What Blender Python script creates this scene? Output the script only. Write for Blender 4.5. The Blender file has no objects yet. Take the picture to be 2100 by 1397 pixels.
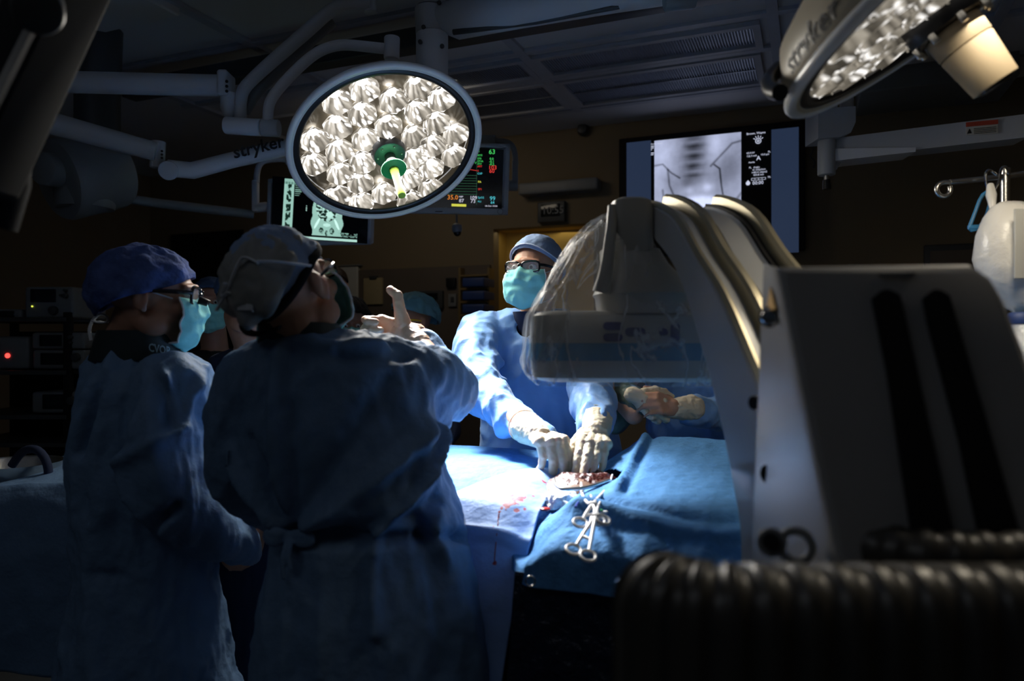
import bpy, bmesh, math, random
import numpy as np
from mathutils import Vector, Matrix, noise

random.seed(7)
SC = bpy.context.scene
COL = SC.collection
V = Vector
PI = math.pi

# ------------------------------------------------------------------ camera, world, exposure, lamps and fill lights
F = 1500.0                      # focal length in pixels of the 2100 x 1397 frame
CAM_Z = 1.5
cam_data = bpy.data.cameras.new('camera')
cam_data.sensor_width = 36
cam_data.lens = 36 * F / 2100
cam_data.clip_start = 0.02
cam_data.dof.use_dof = True
cam_data.dof.focus_distance = 2.5
cam_data.dof.aperture_fstop = 2.4
cam = bpy.data.objects.new('camera', cam_data)
cam.location = (0, 0, CAM_Z)
cam.rotation_euler = (PI / 2, 0, 0)
COL.objects.link(cam)
SC.camera = cam
SC.view_settings.view_transform = 'Standard'
SC.view_settings.look = 'None'
SC.view_settings.gamma = 1
SC.view_settings.exposure = 0.0
SC.view_settings.use_curve_mapping = False
SC.cycles.use_denoising = True
SC.cycles.sample_clamp_indirect = 4
SC.cycles.max_bounces = 8
SC.cycles.transparent_max_bounces = 16

world = bpy.data.worlds.new('world')
SC.world = world
world.use_nodes = True
world.node_tree.nodes['Background'].inputs[0].default_value = (0.25, 0.35, 0.5, 1)
world.node_tree.nodes['Background'].inputs[1].default_value = 0.02


def light(name, kind, loc, direction, power, color, **kw):
    l = bpy.data.lights.new(name, kind)
    l.energy = power
    l.color = color
    for k, v in kw.items():
        setattr(l, k, v)
    o = bpy.data.objects.new(name, l)
    o.location = loc
    o.rotation_euler = V(direction).to_track_quat('-Z', 'Y').to_euler()
    COL.objects.link(o)
    return o


# lamp heads: centre and aim (the lit faces are built around the same numbers further down)
L1C = V((-0.462, 2.70, 2.213))
L1N = V((0.40, -0.70, -1.10)).normalized()
L2C = V((0.768, 1.18, 2.118))
L2N = V((0.53, -0.134, -0.82)).normalized()
light('surgical_beam', 'SPOT', L1C + L1N * 0.06, V((-0.07, 1.88, 1.15)) - L1C, 720, (0.93, 0.97, 1.0),
      spot_size=math.radians(33), spot_blend=0.75, shadow_soft_size=0.17)
light('surgical_spill', 'AREA', L1C + L1N * 0.05, L1N, 15.0, (1.0, 0.94, 0.84), shape='DISK', size=0.6)
light('second_lamp_spill', 'AREA', L2C + V((0.13, 0, 0.084)) + L2N * 0.05, L2N, 6.5, (1.0, 0.88, 0.68), shape='DISK', size=0.4)
# unseen area light under the ceiling, added as cool ambient fill
light('ambient_fill', 'AREA', (-1.5, 0.1, 2.95), (0.15, 0.25, -1), 2.7, (0.88, 0.93, 1.0), shape='RECTANGLE', size=2.2, size_y=0.6)

light('back_wall_fill', 'AREA', (-.78, 4.2, 2.93), (0.15, 0.5, -1), 2.2, (1.0, 0.86, 0.66), shape='RECTANGLE', size=.9, size_y=.3)  # warm fill added to lift the back wall; the troffers there are unlit

# ------------------------------------------------------------------ placement helpers
def P(px, py, Y):
    """The point at depth Y that sits at pixel (px, py)."""
    return V(((px - 1050) / F * Y, Y, CAM_Z - (py - 698.5) / F * Y))


RA = V((0.926, -0.378, 0)).normalized()      # room axis along the back wall
DA = V((0.378, 0.926, 0)).normalized()       # room axis towards the back wall
UP = V((0, 0, 1))


def W(r, d, z):
    return RA * r + DA * d + UP * z


def on_plane(px, py, pt, n):
    ray = V(((px - 1050) / F, 1, -(py - 698.5) / F))
    o = V((0, 0, CAM_Z))
    t = (V(pt) - o).dot(n) / ray.dot(n)
    return o + ray * t


def wall_pt(px, py, d):
    return on_plane(px, py, DA * d, DA)


# ------------------------------------------------------------------ materials
def nodes_of(m):
    return m.node_tree.nodes, m.node_tree.links


def mat(name, color, rough=0.5, metal=0.0, spec=0.5, bump=None, emit=None, emit_strength=0.0, alpha=1.0, trans=0.0,
        sheen=0.0, vary=None, coat=0.0, ior=1.45, sss=0.0):
    m = bpy.data.materials.new(name)
    m.use_nodes = True
    ns, ls = nodes_of(m)
    b = ns['Principled BSDF']
    b.inputs['Base Color'].default_value = (*color, 1)
    b.inputs['Roughness'].default_value = rough
    b.inputs['Metallic'].default_value = metal
    b.inputs['Specular IOR Level'].default_value = spec
    b.inputs['Alpha'].default_value = alpha
    b.inputs['Transmission Weight'].default_value = trans
    b.inputs['Sheen Weight'].default_value = sheen
    b.inputs['Coat Weight'].default_value = coat
    b.inputs['IOR'].default_value = ior
    if sss:
        b.inputs['Subsurface Weight'].default_value = sss
        b.inputs['Subsurface Scale'].default_value = 0.02
    if emit:
        b.inputs['Emission Color'].default_value = (*emit, 1)
        b.inputs['Emission Strength'].default_value = emit_strength
    tc = ns.new('ShaderNodeTexCoord')
    # subtle colour variation everywhere
    amt, vs = vary if vary else (0.12, 9.0)
    nz = ns.new('ShaderNodeTexNoise')
    nz.inputs['Scale'].default_value = vs
    nz.inputs['Detail'].default_value = 4
    ls.new(tc.outputs['Object'], nz.inputs['Vector'])
    mr = ns.new('ShaderNodeMapRange')
    mr.inputs['To Min'].default_value = 1 - amt
    mr.inputs['To Max'].default_value = 1 + amt
    ls.new(nz.outputs['Fac'], mr.inputs['Value'])
    mx = ns.new('ShaderNodeVectorMath')
    mx.operation = 'SCALE'
    mx.inputs[0].default_value = color
    ls.new(mr.outputs['Result'], mx.inputs['Scale'])
    ls.new(mx.outputs[0], b.inputs['Base Color'])
    if bump:
        for i, (sc, st, dist) in enumerate(bump if isinstance(bump[0], tuple) else (bump,)):
            n2 = ns.new('ShaderNodeTexNoise')
            n2.inputs['Scale'].default_value = sc
            n2.inputs['Detail'].default_value = 5
            ls.new(tc.outputs['Object'], n2.inputs['Vector'])
            bp = ns.new('ShaderNodeBump')
            bp.inputs['Strength'].default_value = st
            bp.inputs['Distance'].default_value = dist
            ls.new(n2.outputs['Fac'], bp.inputs['Height'])
            if i:
                ls.new(last.outputs['Normal'], bp.inputs['Normal'])
            last = bp
        ls.new(last.outputs['Normal'], b.inputs['Normal'])
    return m


def glow(name, color, strength):
    m = bpy.data.materials.new(name)
    m.use_nodes = True
    ns, ls = nodes_of(m)
    ns.remove(ns['Principled BSDF'])
    e = ns.new('ShaderNodeEmission')
    e.inputs[0].default_value = (*color, 1)
    e.inputs[1].default_value = strength
    ls.new(e.outputs[0], ns['Material Output'].inputs[0])
    return m


def attr_glow(name, strength, gloss=True):
    """A lit screen or lens whose picture is the mesh's own colour attribute."""
    m = bpy.data.materials.new(name)
    m.use_nodes = True
    ns, ls = nodes_of(m)
    b = ns['Principled BSDF']
    b.inputs['Base Color'].default_value = (0.01, 0.01, 0.012, 1)
    b.inputs['Roughness'].default_value = 0.25
    a = ns.new('ShaderNodeAttribute')
    a.attribute_name = 'Col'
    ls.new(a.outputs['Color'], b.inputs['Emission Color'])
    b.inputs['Emission Strength'].default_value = strength
    return m


def clear_sheet(name, tint=(0.9, 0.92, 0.95), base=0.10, scale=14.0, stretch=(1, 1, 0.3)):
    """Thin clear plastic film: mostly see-through, with glossy creases and a milky veil."""
    m = bpy.data.materials.new(name)
    m.use_nodes = True
    ns, ls = nodes_of(m)
    b = ns['Principled BSDF']
    b.inputs['Base Color'].default_value = (*tint, 1)
    b.inputs['Roughness'].default_value = 0.22
    b.inputs['Specular IOR Level'].default_value = 0.9
    tc = ns.new('ShaderNodeTexCoord')
    mp = ns.new('ShaderNodeMapping')
    mp.inputs['Scale'].default_value = stretch
    ls.new(tc.outputs['Object'], mp.inputs['Vector'])
    nz = ns.new('ShaderNodeTexNoise')
    nz.inputs['Scale'].default_value = scale
    nz.inputs['Detail'].default_value = 6
    nz.inputs['Distortion'].default_value = 0.8
    ls.new(mp.outputs[0], nz.inputs['Vector'])
    bp = ns.new('ShaderNodeBump')
    bp.inputs['Strength'].default_value = 0.9
    bp.inputs['Distance'].default_value = 0.02
    ls.new(nz.outputs['Fac'], bp.inputs['Height'])
    ls.new(bp.outputs[0], b.inputs['Normal'])
    # crease mask: thin bands around the noise's mid value
    s = ns.new('ShaderNodeMath'); s.operation = 'SUBTRACT'; s.inputs[1].default_value = 0.5
    ls.new(nz.outputs['Fac'], s.inputs[0])
    ab = ns.new('ShaderNodeMath'); ab.operation = 'ABSOLUTE'
    ls.new(s.outputs[0], ab.inputs[0])
    mr = ns.new('ShaderNodeMapRange')
    mr.inputs['From Min'].default_value = 0.0
    mr.inputs['From Max'].default_value = 0.035
    mr.inputs['To Min'].default_value = base + 0.30
    mr.inputs['To Max'].default_value = base
    ls.new(ab.outputs[0], mr.inputs['Value'])
    ls.new(mr.outputs[0], b.inputs['Alpha'])
    return m


M = {}
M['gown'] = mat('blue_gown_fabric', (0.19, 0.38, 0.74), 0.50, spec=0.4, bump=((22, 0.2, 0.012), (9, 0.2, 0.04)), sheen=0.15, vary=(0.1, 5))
M['gown_shaded'] = mat('shaded_gown_fabric', (0.14, 0.24, 0.40), 0.6, spec=0.3, bump=((35, 0.3, 0.012), (9, 0.3, 0.04)), vary=(0.1, 5))  # same fabric as the gown above, colour darkened for figures in shade
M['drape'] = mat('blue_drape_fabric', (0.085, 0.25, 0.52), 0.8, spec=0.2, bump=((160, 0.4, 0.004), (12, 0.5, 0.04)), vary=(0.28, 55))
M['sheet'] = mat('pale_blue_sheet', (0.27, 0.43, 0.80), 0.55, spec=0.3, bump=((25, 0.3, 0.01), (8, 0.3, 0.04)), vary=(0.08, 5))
M['plastic_dark'] = mat('dark_plastic_sheet', (0.012, 0.02, 0.045), 0.25, bump=((14, 0.9, 0.05), (40, 0.4, 0.02)))
M['skin'] = mat('skin', (0.56, 0.31, 0.21), 0.5, spec=0.4, bump=(120, 0.12, 0.002), vary=(0.12, 40), sss=0.15)
M['skin_dark'] = mat('tanned_skin', (0.42, 0.22, 0.15), 0.5, spec=0.4, bump=(120, 0.12, 0.002), vary=(0.12, 40), sss=0.12)
M['glove'] = mat('latex_glove', (0.72, 0.62, 0.46), 0.38, spec=0.5, bump=((90, 0.3, 0.004), (25, 0.2, 0.01)), vary=(0.1, 30), sss=0.1)
M['glove_thin'] = mat('thin_skin_tinted_glove', (0.66, 0.44, 0.30), 0.4, spec=0.5, bump=((90, 0.3, 0.004), (25, 0.2, 0.01)), vary=(0.15, 25), sss=0.1)
M['glove_dark'] = mat('olive_glove', (0.10, 0.15, 0.12), 0.4, spec=0.5, bump=(60, 0.3, 0.005))
M['mask'] = mat('teal_mask_paper', (0.30, 0.78, 0.76), 0.75, spec=0.2, bump=((60, 0.3, 0.004), (18, 0.35, 0.01)), vary=(0.06, 20))
M['mask_edge'] = mat('white_mask_binding', (0.75, 0.8, 0.82), 0.8)
M['strap'] = mat('white_tie_ribbon', (0.72, 0.75, 0.80), 0.8, bump=(80, 0.3, 0.002))
M['cap_grey'] = mat('grey_blue_cap_cloth', (0.24, 0.33, 0.50), 0.85, spec=0.15, bump=((90, 0.4, 0.003), (16, 0.5, 0.015)), vary=(0.1, 60))
M['cap_band'] = mat('pale_cap_band', (0.55, 0.65, 0.8), 0.85, bump=(90, 0.3, 0.002))
M['cap_purple'] = mat('purple_blue_cap_cloth', (0.065, 0.10, 0.26), 0.85, spec=0.15, bump=((70, 0.4, 0.004), (14, 0.8, 0.03)), vary=(0.65, 22))
M['cap_bouffant'] = mat('teal_bouffant_mesh', (0.16, 0.33, 0.38), 0.8, spec=0.2, bump=((50, 0.5, 0.006), (18, 0.5, 0.015)))
M['cap_sheer'] = mat('sheer_bouffant_mesh', (0.40, 0.41, 0.40), 0.7, spec=0.2, bump=((60, 0.4, 0.005),), alpha=0.75)
M['cap_dark'] = mat('navy_cap_cloth', (0.04, 0.08, 0.17), 0.85, bump=(60, 0.4, 0.005))
M['collar'] = mat('thyroid_collar_vinyl', (0.022, 0.035, 0.04), 0.5, bump=(60, 0.3, 0.003))
M['navy'] = mat('navy_scrub_cloth', (0.012, 0.022, 0.06), 0.85, bump=(80, 0.3, 0.003))
M['black_cloth'] = mat('black_cloth', (0.008, 0.009, 0.012), 0.9, bump=(60, 0.3, 0.003))
M['hair'] = mat('dark_hair', (0.02, 0.013, 0.01), 0.5, bump=((140, 0.8, 0.006),))
M['eye_white'] = mat('eye_white', (0.75, 0.72, 0.7), 0.2)
M['iris'] = mat('brown_iris', (0.05, 0.025, 0.015), 0.1)
M['frame_black'] = mat('black_glasses_frame', (0.008, 0.008, 0.01), 0.15, coat=0.5)
M['lens'] = mat('clear_lens', (0.9, 0.92, 0.95), 0.03, alpha=0.14, spec=0.9)
M['yellow'] = mat('yellow_plastic', (0.85, 0.55, 0.03), 0.4)
M['shoe'] = mat('black_shoe', (0.015, 0.015, 0.018), 0.5)
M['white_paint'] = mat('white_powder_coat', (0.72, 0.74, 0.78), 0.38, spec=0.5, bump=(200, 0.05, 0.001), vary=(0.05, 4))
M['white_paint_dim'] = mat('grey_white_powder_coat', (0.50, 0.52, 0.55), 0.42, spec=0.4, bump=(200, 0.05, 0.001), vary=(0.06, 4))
M['rim'] = mat('lamp_rim_plastic', (0.85, 0.87, 0.90), 0.35, coat=0.3)
M['black'] = mat('black_plastic', (0.012, 0.012, 0.014), 0.35)
M['matte_black'] = mat('matte_black', (0.006, 0.006, 0.007), 0.8)
M['dark_grey'] = mat('dark_grey_plastic', (0.05, 0.055, 0.06), 0.45)
M['mid_grey'] = mat('mid_grey_plastic', (0.20, 0.21, 0.22), 0.45)
M['steel'] = mat('brushed_steel', (0.62, 0.60, 0.56), 0.28, metal=1.0, bump=((120, 0.2, 0.002),))
M['chrome'] = mat('polished_steel', (0.75, 0.74, 0.72), 0.12, metal=1.0)
M['instrument'] = mat('satin_instrument_steel', (0.95, 0.90, 0.86), 0.42, metal=0.25, spec=0.8)
M['brass'] = mat('warm_anodised_rail', (0.50, 0.44, 0.30), 0.32, metal=0.5)
M['carm'] = mat('c_arm_enamel', (0.62, 0.63, 0.64), 0.27, spec=0.7, bump=((300, 0.05, 0.001),), vary=(0.04, 3))
M['carm_dark'] = mat('c_arm_dark_grey', (0.19, 0.20, 0.21), 0.42, vary=(0.05, 3))  # plain dark grey of the wheeled base and column
M['cream'] = mat('detector_cream_plastic', (0.40, 0.39, 0.35), 0.42, vary=(0.04, 4))
M['teal_band'] = mat('detector_teal_band', (0.055, 0.22, 0.36), 0.4)
M['button'] = mat('indigo_button', (0.025, 0.022, 0.13), 0.35)
M['warning'] = mat('amber_warning_label', (0.75, 0.38, 0.03), 0.5)
M['green'] = mat('green_handle_plastic', (0.03, 0.36, 0.13), 0.4)
M['lime'] = mat('lime_handle_cover', (0.35, 0.55, 0.06), 0.35)
M['handle_beige'] = mat('beige_lamp_handle', (0.27, 0.215, 0.14), 0.6, metal=0.0, bump=((30, 0.1, 0.004),))
M['shell'] = mat('cream_lamp_shell', (0.50, 0.44, 0.33), 0.4, vary=(0.03, 5))
M['ink'] = mat('dark_logo_ink', (0.02, 0.02, 0.022), 0.5)
M['wall'] = mat('beige_wall_paint', (0.22, 0.17, 0.105), 0.85, bump=(90, 0.1, 0.002), vary=(0.06, 2))
M['wall_panel'] = mat('brown_wall_panel', (0.13, 0.105, 0.085), 0.7, bump=(60, 0.1, 0.002), vary=(0.1, 6))
M['ceiling'] = mat('ceiling_tile', (0.60, 0.60, 0.63), 0.9, bump=(120, 0.2, 0.003), vary=(0.05, 2))
M['trim'] = mat('ceiling_trim_metal', (0.42, 0.44, 0.50), 0.5, spec=0.5)
M['floor'] = mat('vinyl_floor', (0.12, 0.13, 0.14), 0.35, vary=(0.1, 20))
M['door_yellow'] = mat('ochre_lit_wall', (0.62, 0.42, 0.11), 0.8, vary=(0.06, 3))
M['board'] = mat('whiteboard_enamel', (0.50, 0.50, 0.46), 0.25)
M['clip'] = mat('clipboard_paper', (0.40, 0.33, 0.19), 0.8)
M['bin_blue'] = mat('blue_bin_plastic', (0.03, 0.06, 0.20), 0.45)
M['bin_rail'] = mat('wood_coloured_bin_rail', (0.22, 0.15, 0.06), 0.6)
M['gauze'] = mat('white_gauze', (0.82, 0.84, 0.90), 0.95, bump=((130, 0.8, 0.01), (25, 0.6, 0.02)))
M['blood'] = mat('blood', (0.30, 0.012, 0.012), 0.2, bump=(70, 0.5, 0.01), vary=(0.5, 60))
M['tissue'] = mat('wound_tissue', (0.065, 0.010, 0.006), 0.3, bump=((60, 0.9, 0.012),), vary=(0.6, 70))
M['loop'] = mat('blue_vessel_loop', (0.03, 0.05, 0.42), 0.3)
M['marker'] = mat('dark_marker_spot', (0.02, 0.03, 0.09), 0.6)
M['iv_fluid'] = mat('milky_iv_bag', (0.88, 0.86, 0.82), 0.25, spec=0.6, bump=((18, 0.4, 0.02),))
M['clamp_blue'] = mat('blue_clamp', (0.05, 0.25, 0.50), 0.35)
M['red_label'] = mat('red_label', (0.45, 0.06, 0.03), 0.6)
M['white_label'] = mat('white_label', (0.55, 0.55, 0.52), 0.6)
M['louver'] = None
M['txt_dark'] = M['ink']
M['pale_letter'] = mat('pale_lettering', (0.30, 0.42, 0.46), 0.6)
M['bezel'] = mat('monitor_bezel_plastic', (0.42, 0.46, 0.50), 0.4)
M['screen_off'] = mat('dark_glass', (0.01, 0.012, 0.014), 0.12)
M['wood_dark'] = mat('dark_wood', (0.05, 0.028, 0.015), 0.6)


def stain(material, spots, colour=(0.36, 0.03, 0.02), wobble=60.0, amount=0.5):
    """Adds blood stains at the given object-space places (x, y, z, radius) to a fabric."""
    ns, ls = nodes_of(material)
    b = ns['Principled BSDF']
    tc = ns.new('ShaderNodeTexCoord')
    nz = ns.new('ShaderNodeTexNoise')
    nz.inputs['Scale'].default_value = wobble
    nz.inputs['Detail'].default_value = 3
    ls.new(tc.outputs['Object'], nz.inputs['Vector'])
    acc = None
    for (x, y, z, r) in spots:
        d = ns.new('ShaderNodeVectorMath'); d.operation = 'DISTANCE'
        d.inputs[1].default_value = (x, y, z)
        ls.new(tc.outputs['Object'], d.inputs[0])
        q = ns.new('ShaderNodeMath'); q.operation = 'DIVIDE'; q.inputs[1].default_value = r
        ls.new(d.outputs['Value'], q.inputs[0])
        if acc is None:
            acc = q
        else:
            mn = ns.new('ShaderNodeMath'); mn.operation = 'MINIMUM'
            ls.new(acc.outputs[0], mn.inputs[0]); ls.new(q.outputs[0], mn.inputs[1])
            acc = mn
    ad = ns.new('ShaderNodeMath'); ad.operation = 'MULTIPLY_ADD'
    ad.inputs[1].default_value = 3.2
    ad.inputs[2].default_value = -1.6
    ls.new(nz.outputs['Fac'], ad.inputs[0])
    sm = ns.new('ShaderNodeMath'); sm.operation = 'ADD'
    ls.new(acc.outputs[0], sm.inputs[0]); ls.new(ad.outputs[0], sm.inputs[1])
    mr = ns.new('ShaderNodeMapRange')
    mr.inputs['From Min'].default_value = 0.75
    mr.inputs['From Max'].default_value = 1.0
    mr.inputs['To Min'].default_value = 0.9
    mr.inputs['To Max'].default_value = 0.0
    ls.new(sm.outputs[0], mr.inputs['Value'])
    mx = ns.new('ShaderNodeMix'); mx.data_type = 'RGBA'
    src = b.inputs['Base Color'].links[0].from_socket
    ls.new(mr.outputs[0], mx.inputs['Factor'])
    ls.new(src, mx.inputs['A'])
    mx.inputs['B'].default_value = (*colour, 1)
    ls.new(mx.outputs['Result'], b.inputs['Base Color'])


# ------------------------------------------------------------------ object helpers
def link(name, me, material, parent, smooth=True):
    o = bpy.data.objects.new(name, me)
    if material is not None:
        me.materials.append(material)
    if smooth:
        me.polygons.foreach_set('use_smooth', [True] * len(me.polygons))
    COL.objects.link(o)
    if parent is not None:
        o.parent = parent
        # parents are unrotated empties: keep world coordinates by subtracting the chain's location
        off = V((0, 0, 0))
        p = parent
        while p is not None:
            off += p.location
            p = p.parent
    else:
        n = len(me.vertices)
        co = np.empty(n * 3); me.vertices.foreach_get('co', co); co = co.reshape(-1, 3)
        off = V(((co[:, 0].min() + co[:, 0].max()) / 2, (co[:, 1].min() + co[:, 1].max()) / 2, co[:, 2].min()))
        o.location = off
    me.transform(Matrix.Translation(-off))
    return o


def thing(name, label, cat, loc, group=None):
    o = bpy.data.objects.new(name, None)
    o.empty_display_size = 0.05
    o.location = loc
    COL.objects.link(o)
    o['label'] = label
    o['category'] = cat
    if group:
        o['group'] = group
    return o


def tag(o, label, cat, group=None, kind=None):
    o['label'] = label
    o['category'] = cat
    if group:
        o['group'] = group
    if kind:
        o['kind'] = kind
    return o


def structure(o):
    o['kind'] = 'structure'
    return o


def frame_from(z, hint=(0, 0, 1)):
    z = V(z).normalized()
    h = V(hint)
    if abs(z.dot(h.normalized())) > 0.98:
        h = V((1, 0, 0)) if abs(z.x) < 0.9 else V((0, 1, 0))
    x = h.cross(z).normalized()
    y = z.cross(x)
    return x, y, z


class MB:
    """Collects shapes in world coordinates into one mesh."""

    def __init__(self):
        self.v = []
        self.f = []
        self.creases = False

    def add(self, vs, fs):
        n = len(self.v)
        self.v += [tuple(p) for p in vs]
        self.f += [tuple(i + n for i in f) for f in fs]
        return self

    def ring_loft(self, rings, cap=True, closed=True):
        n = len(rings[0])
        vs = [p for r in rings for p in r]
        fs = []
        m = n if closed else n - 1
        for k in range(len(rings) - 1):
            for i in range(m):
                j = (i + 1) % n
                fs.append((k * n + i, k * n + j, (k + 1) * n + j, (k + 1) * n + i))
        if cap:
            fs.append(tuple(reversed(range(n))))
            fs.append(tuple((len(rings) - 1) * n + i for i in range(n)))
        return self.add(vs, fs)

    def box(self, c, size, ax=None, bevel=0.0):
        """Box with rounded vertical-axis and horizontal edges (chamfered when bevel > 0)."""
        c = V(c)
        X, Y, Z = ax if ax else (V((1, 0, 0)), V((0, 1, 0)), V((0, 0, 1)))
        sx, sy, sz = size[0] / 2, size[1] / 2, size[2] / 2
        b = min(bevel, sx * .98, sy * .98, sz * .98)
        if b <= 0:
            vs = [c + X * (sx * i) + Y * (sy * j) + Z * (sz * k) for k in (-1, 1) for i, j in ((-1, -1), (1, -1), (1, 1), (-1, 1))]
            return self.add(vs, [(3, 2, 1, 0), (4, 5, 6, 7), (0, 1, 5, 4), (1, 2, 6, 5), (2, 3, 7, 6), (3, 0, 4, 7)])
        prof = []
        for s in range(4):
            a = PI / 2 * s / 3
            prof.append((b * (1 - math.sin(a)) , b * (1 - math.cos(a))))   # (inset, rise)
        levels = [(-sz + r, i) for (i, r) in [(p[0], p[1]) for p in prof]]
        levels = [(-sz + b * (1 - math.cos(PI / 2 * s / 3)), b * (1 - math.sin(PI / 2 * s / 3))) for s in range(4)]
        levels += [(-z, i) for z, i in reversed(levels)]
        rings = []
        for z, ins in levels:
            ring = []
            for cxs, cys, a0 in ((1, 1, 0), (-1, 1, PI / 2), (-1, -1, PI), (1, -1, 1.5 * PI)):
                for s in range(4):
                    a = a0 + PI / 2 * s / 3
                    rr = b - ins if ins < b else 0.0
                    x = cxs * (sx - b) + math.cos(a) * rr
                    y = cys * (sy - b) + math.sin(a) * rr
                    ring.append(c + X * x + Y * y + Z * z)
            rings.append(ring)
        return self.ring_loft(rings)

    def cyl(self, a, b, r1, r2=None, n=24, cap=True, bevel=0.0):
        a, b = V(a), V(b)
        r2 = r1 if r2 is None else r2
        x, y, z = frame_from(b - a)
        L = (b - a).length
        prof = [(0, r1), (L, r2)]
        if bevel:
            prof = [(0, r1 - bevel), (bevel * .3, r1 - bevel * .3), (bevel, r1), (L - bevel, r2), (L - bevel * .3, r2 - bevel * .3), (L, r2 - bevel)]
        rings = [[a + z * h + x * (math.cos(2 * PI * i / n) * r) + y * (math.sin(2 * PI * i / n) * r) for i in range(n)] for h, r in prof]
        return self.ring_loft(rings, cap)

    def lathe(self, o, axis, prof, n=32, cap=True, hint=(0, 0, 1)):
        x, y, z = frame_from(axis, hint)
        o = V(o)
        rings = [[o + z * h + x * (math.cos(2 * PI * i / n) * r) + y * (math.sin(2 * PI * i / n) * r) for i in range(n)] for r, h in prof]
        return self.ring_loft(rings, cap)

    def torus(self, c, axis, R, r, n=48, m=10, squash=1.0):
        x, y, z = frame_from(axis)
        c = V(c)
        vs = []
        for i in range(n):
            a = 2 * PI * i / n
            d = x * math.cos(a) + y * math.sin(a)
            for j in range(m):
                t = 2 * PI * j / m
                vs.append(c + d * (R + r * math.cos(t)) + z * (r * squash * math.sin(t)))
        fs = [(i * m + j, ((i + 1) % n) * m + j, ((i + 1) % n) * m + (j + 1) % m, i * m + (j + 1) % m) for i in range(n) for j in range(m)]
        return self.add(vs, fs)

    def tube(self, pts, r, n=12, cap=True, smooth=0, flat=None):
        pts = [V(p) for p in pts]
        rs = [r] * len(pts) if not isinstance(r, (list, tuple)) else list(r)
        for _ in range(smooth):
            np_, nr = [pts[0]], [rs[0]]
            for i in range(len(pts) - 1):
                np_ += [pts[i].lerp(pts[i + 1], .25), pts[i].lerp(pts[i + 1], .75)]
                nr += [rs[i] * .75 + rs[i + 1] * .25, rs[i] * .25 + rs[i + 1] * .75]
            np_.append(pts[-1]); nr.append(rs[-1])
            pts, rs = np_, nr
        rings = []
        t0 = (pts[1] - pts[0]).normalized()
        x, y, _ = frame_from(t0)
        for i, p in enumerate(pts):
            t = (pts[min(i + 1, len(pts) - 1)] - pts[max(i - 1, 0)]).normalized()
            x = (x - t * x.dot(t)).normalized()
            y = t.cross(x)
            k = flat if flat else 1.0
            rings.append([p + x * (math.cos(2 * PI * j / n) * rs[i]) + y * (math.sin(2 * PI * j / n) * rs[i] * k) for j in range(n)])
        return self.ring_loft(rings, cap)

    def sphere(self, c, r, n=20, m=12, rot=None):
        rad = V((r, r, r)) if not hasattr(r, '__len__') else V(r)
        R = rot if rot is not None else Matrix.Identity(3)
        c = V(c)
        rings = []
        for k in range(1, m):
            t = PI * k / m
            rings.append([c + R @ V((rad.x * math.sin(t) * math.cos(2 * PI * i / n), rad.y * math.sin(t) * math.sin(2 * PI * i / n), -rad.z * math.cos(t))) for i in range(n)])
        return self.ring_loft(rings)

    def cone(self, a, b, ra, rb, n=16):
        """Round-ended tapered limb."""
        a, b = V(a), V(b)
        x, y, z = frame_from(b - a)
        L = (b - a).length
        prof = [(-ra * math.cos(t), max(ra * math.sin(t), ra * .02)) for t in (0.05, .45, .85, 1.2)] + [(0, ra), (L, rb)] + \
               [(L + rb * math.cos(t), max(rb * math.sin(t), rb * .02)) for t in (1.2, .85, .45, .05)]
        rings = [[a + z * h + x * (math.cos(2 * PI * i / n) * r) + y * (math.sin(2 * PI * i / n) * r) for i in range(n)] for h, r in prof]
        return self.ring_loft(rings)

    def chain(self, pts, rs):
        for i in range(len(pts) - 1):
            self.cone(pts[i], pts[i + 1], rs[i], rs[i + 1])
        return self

    def rings(self, rows, n=40, power=2.0):
        """rows: (centre, rx, ry, angle) horizontal superellipse sections from the top down."""
        out = []
        for row in rows:
            c, rx, ry = V(row[0]), row[1], row[2]
            ang = row[3] if len(row) > 3 else 0.0
            ring = []
            for i in range(n):
                t = 2 * PI * i / n
                ct, st = math.cos(t), math.sin(t)
                px = math.copysign(abs(ct) ** (2 / power), ct) * rx
                py = math.copysign(abs(st) ** (2 / power), st) * ry
                ring.append(c + V((px * math.cos(ang) - py * math.sin(ang), px * math.sin(ang) + py * math.cos(ang), 0)))
            out.append(ring)
        out.reverse()
        return self.ring_loft(out)

    def prism(self, outline, depth):
        """outline: world points of a planar polygon; depth: offset vector."""
        n = len(outline)
        dv = V(depth)
        vs = [V(p) for p in outline] + [V(p) + dv for p in outline]
        fs = [tuple(range(n)), tuple(reversed(range(n, 2 * n)))] + [(i, i + n, (i + 1) % n + n, (i + 1) % n) for i in range(n)]
        return self.add(vs, fs)

    def mesh(self, name='m'):
        me = bpy.data.meshes.new(name)
        me.from_pydata(self.v, [], self.f)
        bm = bmesh.new()
        bm.from_mesh(me)
        bmesh.ops.recalc_face_normals(bm, faces=bm.faces)
        bm.to_mesh(me)
        bm.free()
        return me

    def build(self, name, material, parent=None, smooth=True, auto=40):
        me = self.mesh(name)
        o = link(name, me, material, parent, smooth)
        if smooth and auto:
            sharp_edges(me, auto)
        return o

    def fuse(self, name, material, parent=None, voxel=0.008, smooth=3, disp=None, cut=None):
        """Melts all collected volumes into one continuous surface."""
        me = self.mesh(name)
        tmp = bpy.data.objects.new('tmp', me)
        COL.objects.link(tmp)
        md = tmp.modifiers.new('r', 'REMESH')
        md.mode = 'VOXEL'
        md.voxel_size = voxel
        if smooth:
            sm = tmp.modifiers.new('s', 'SMOOTH')
            sm.iterations = smooth
            sm.factor = 0.5
        dg = bpy.context.evaluated_depsgraph_get()
        out = bpy.data.meshes.new_from_object(tmp.evaluated_get(dg))
        bpy.data.objects.remove(tmp)
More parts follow.
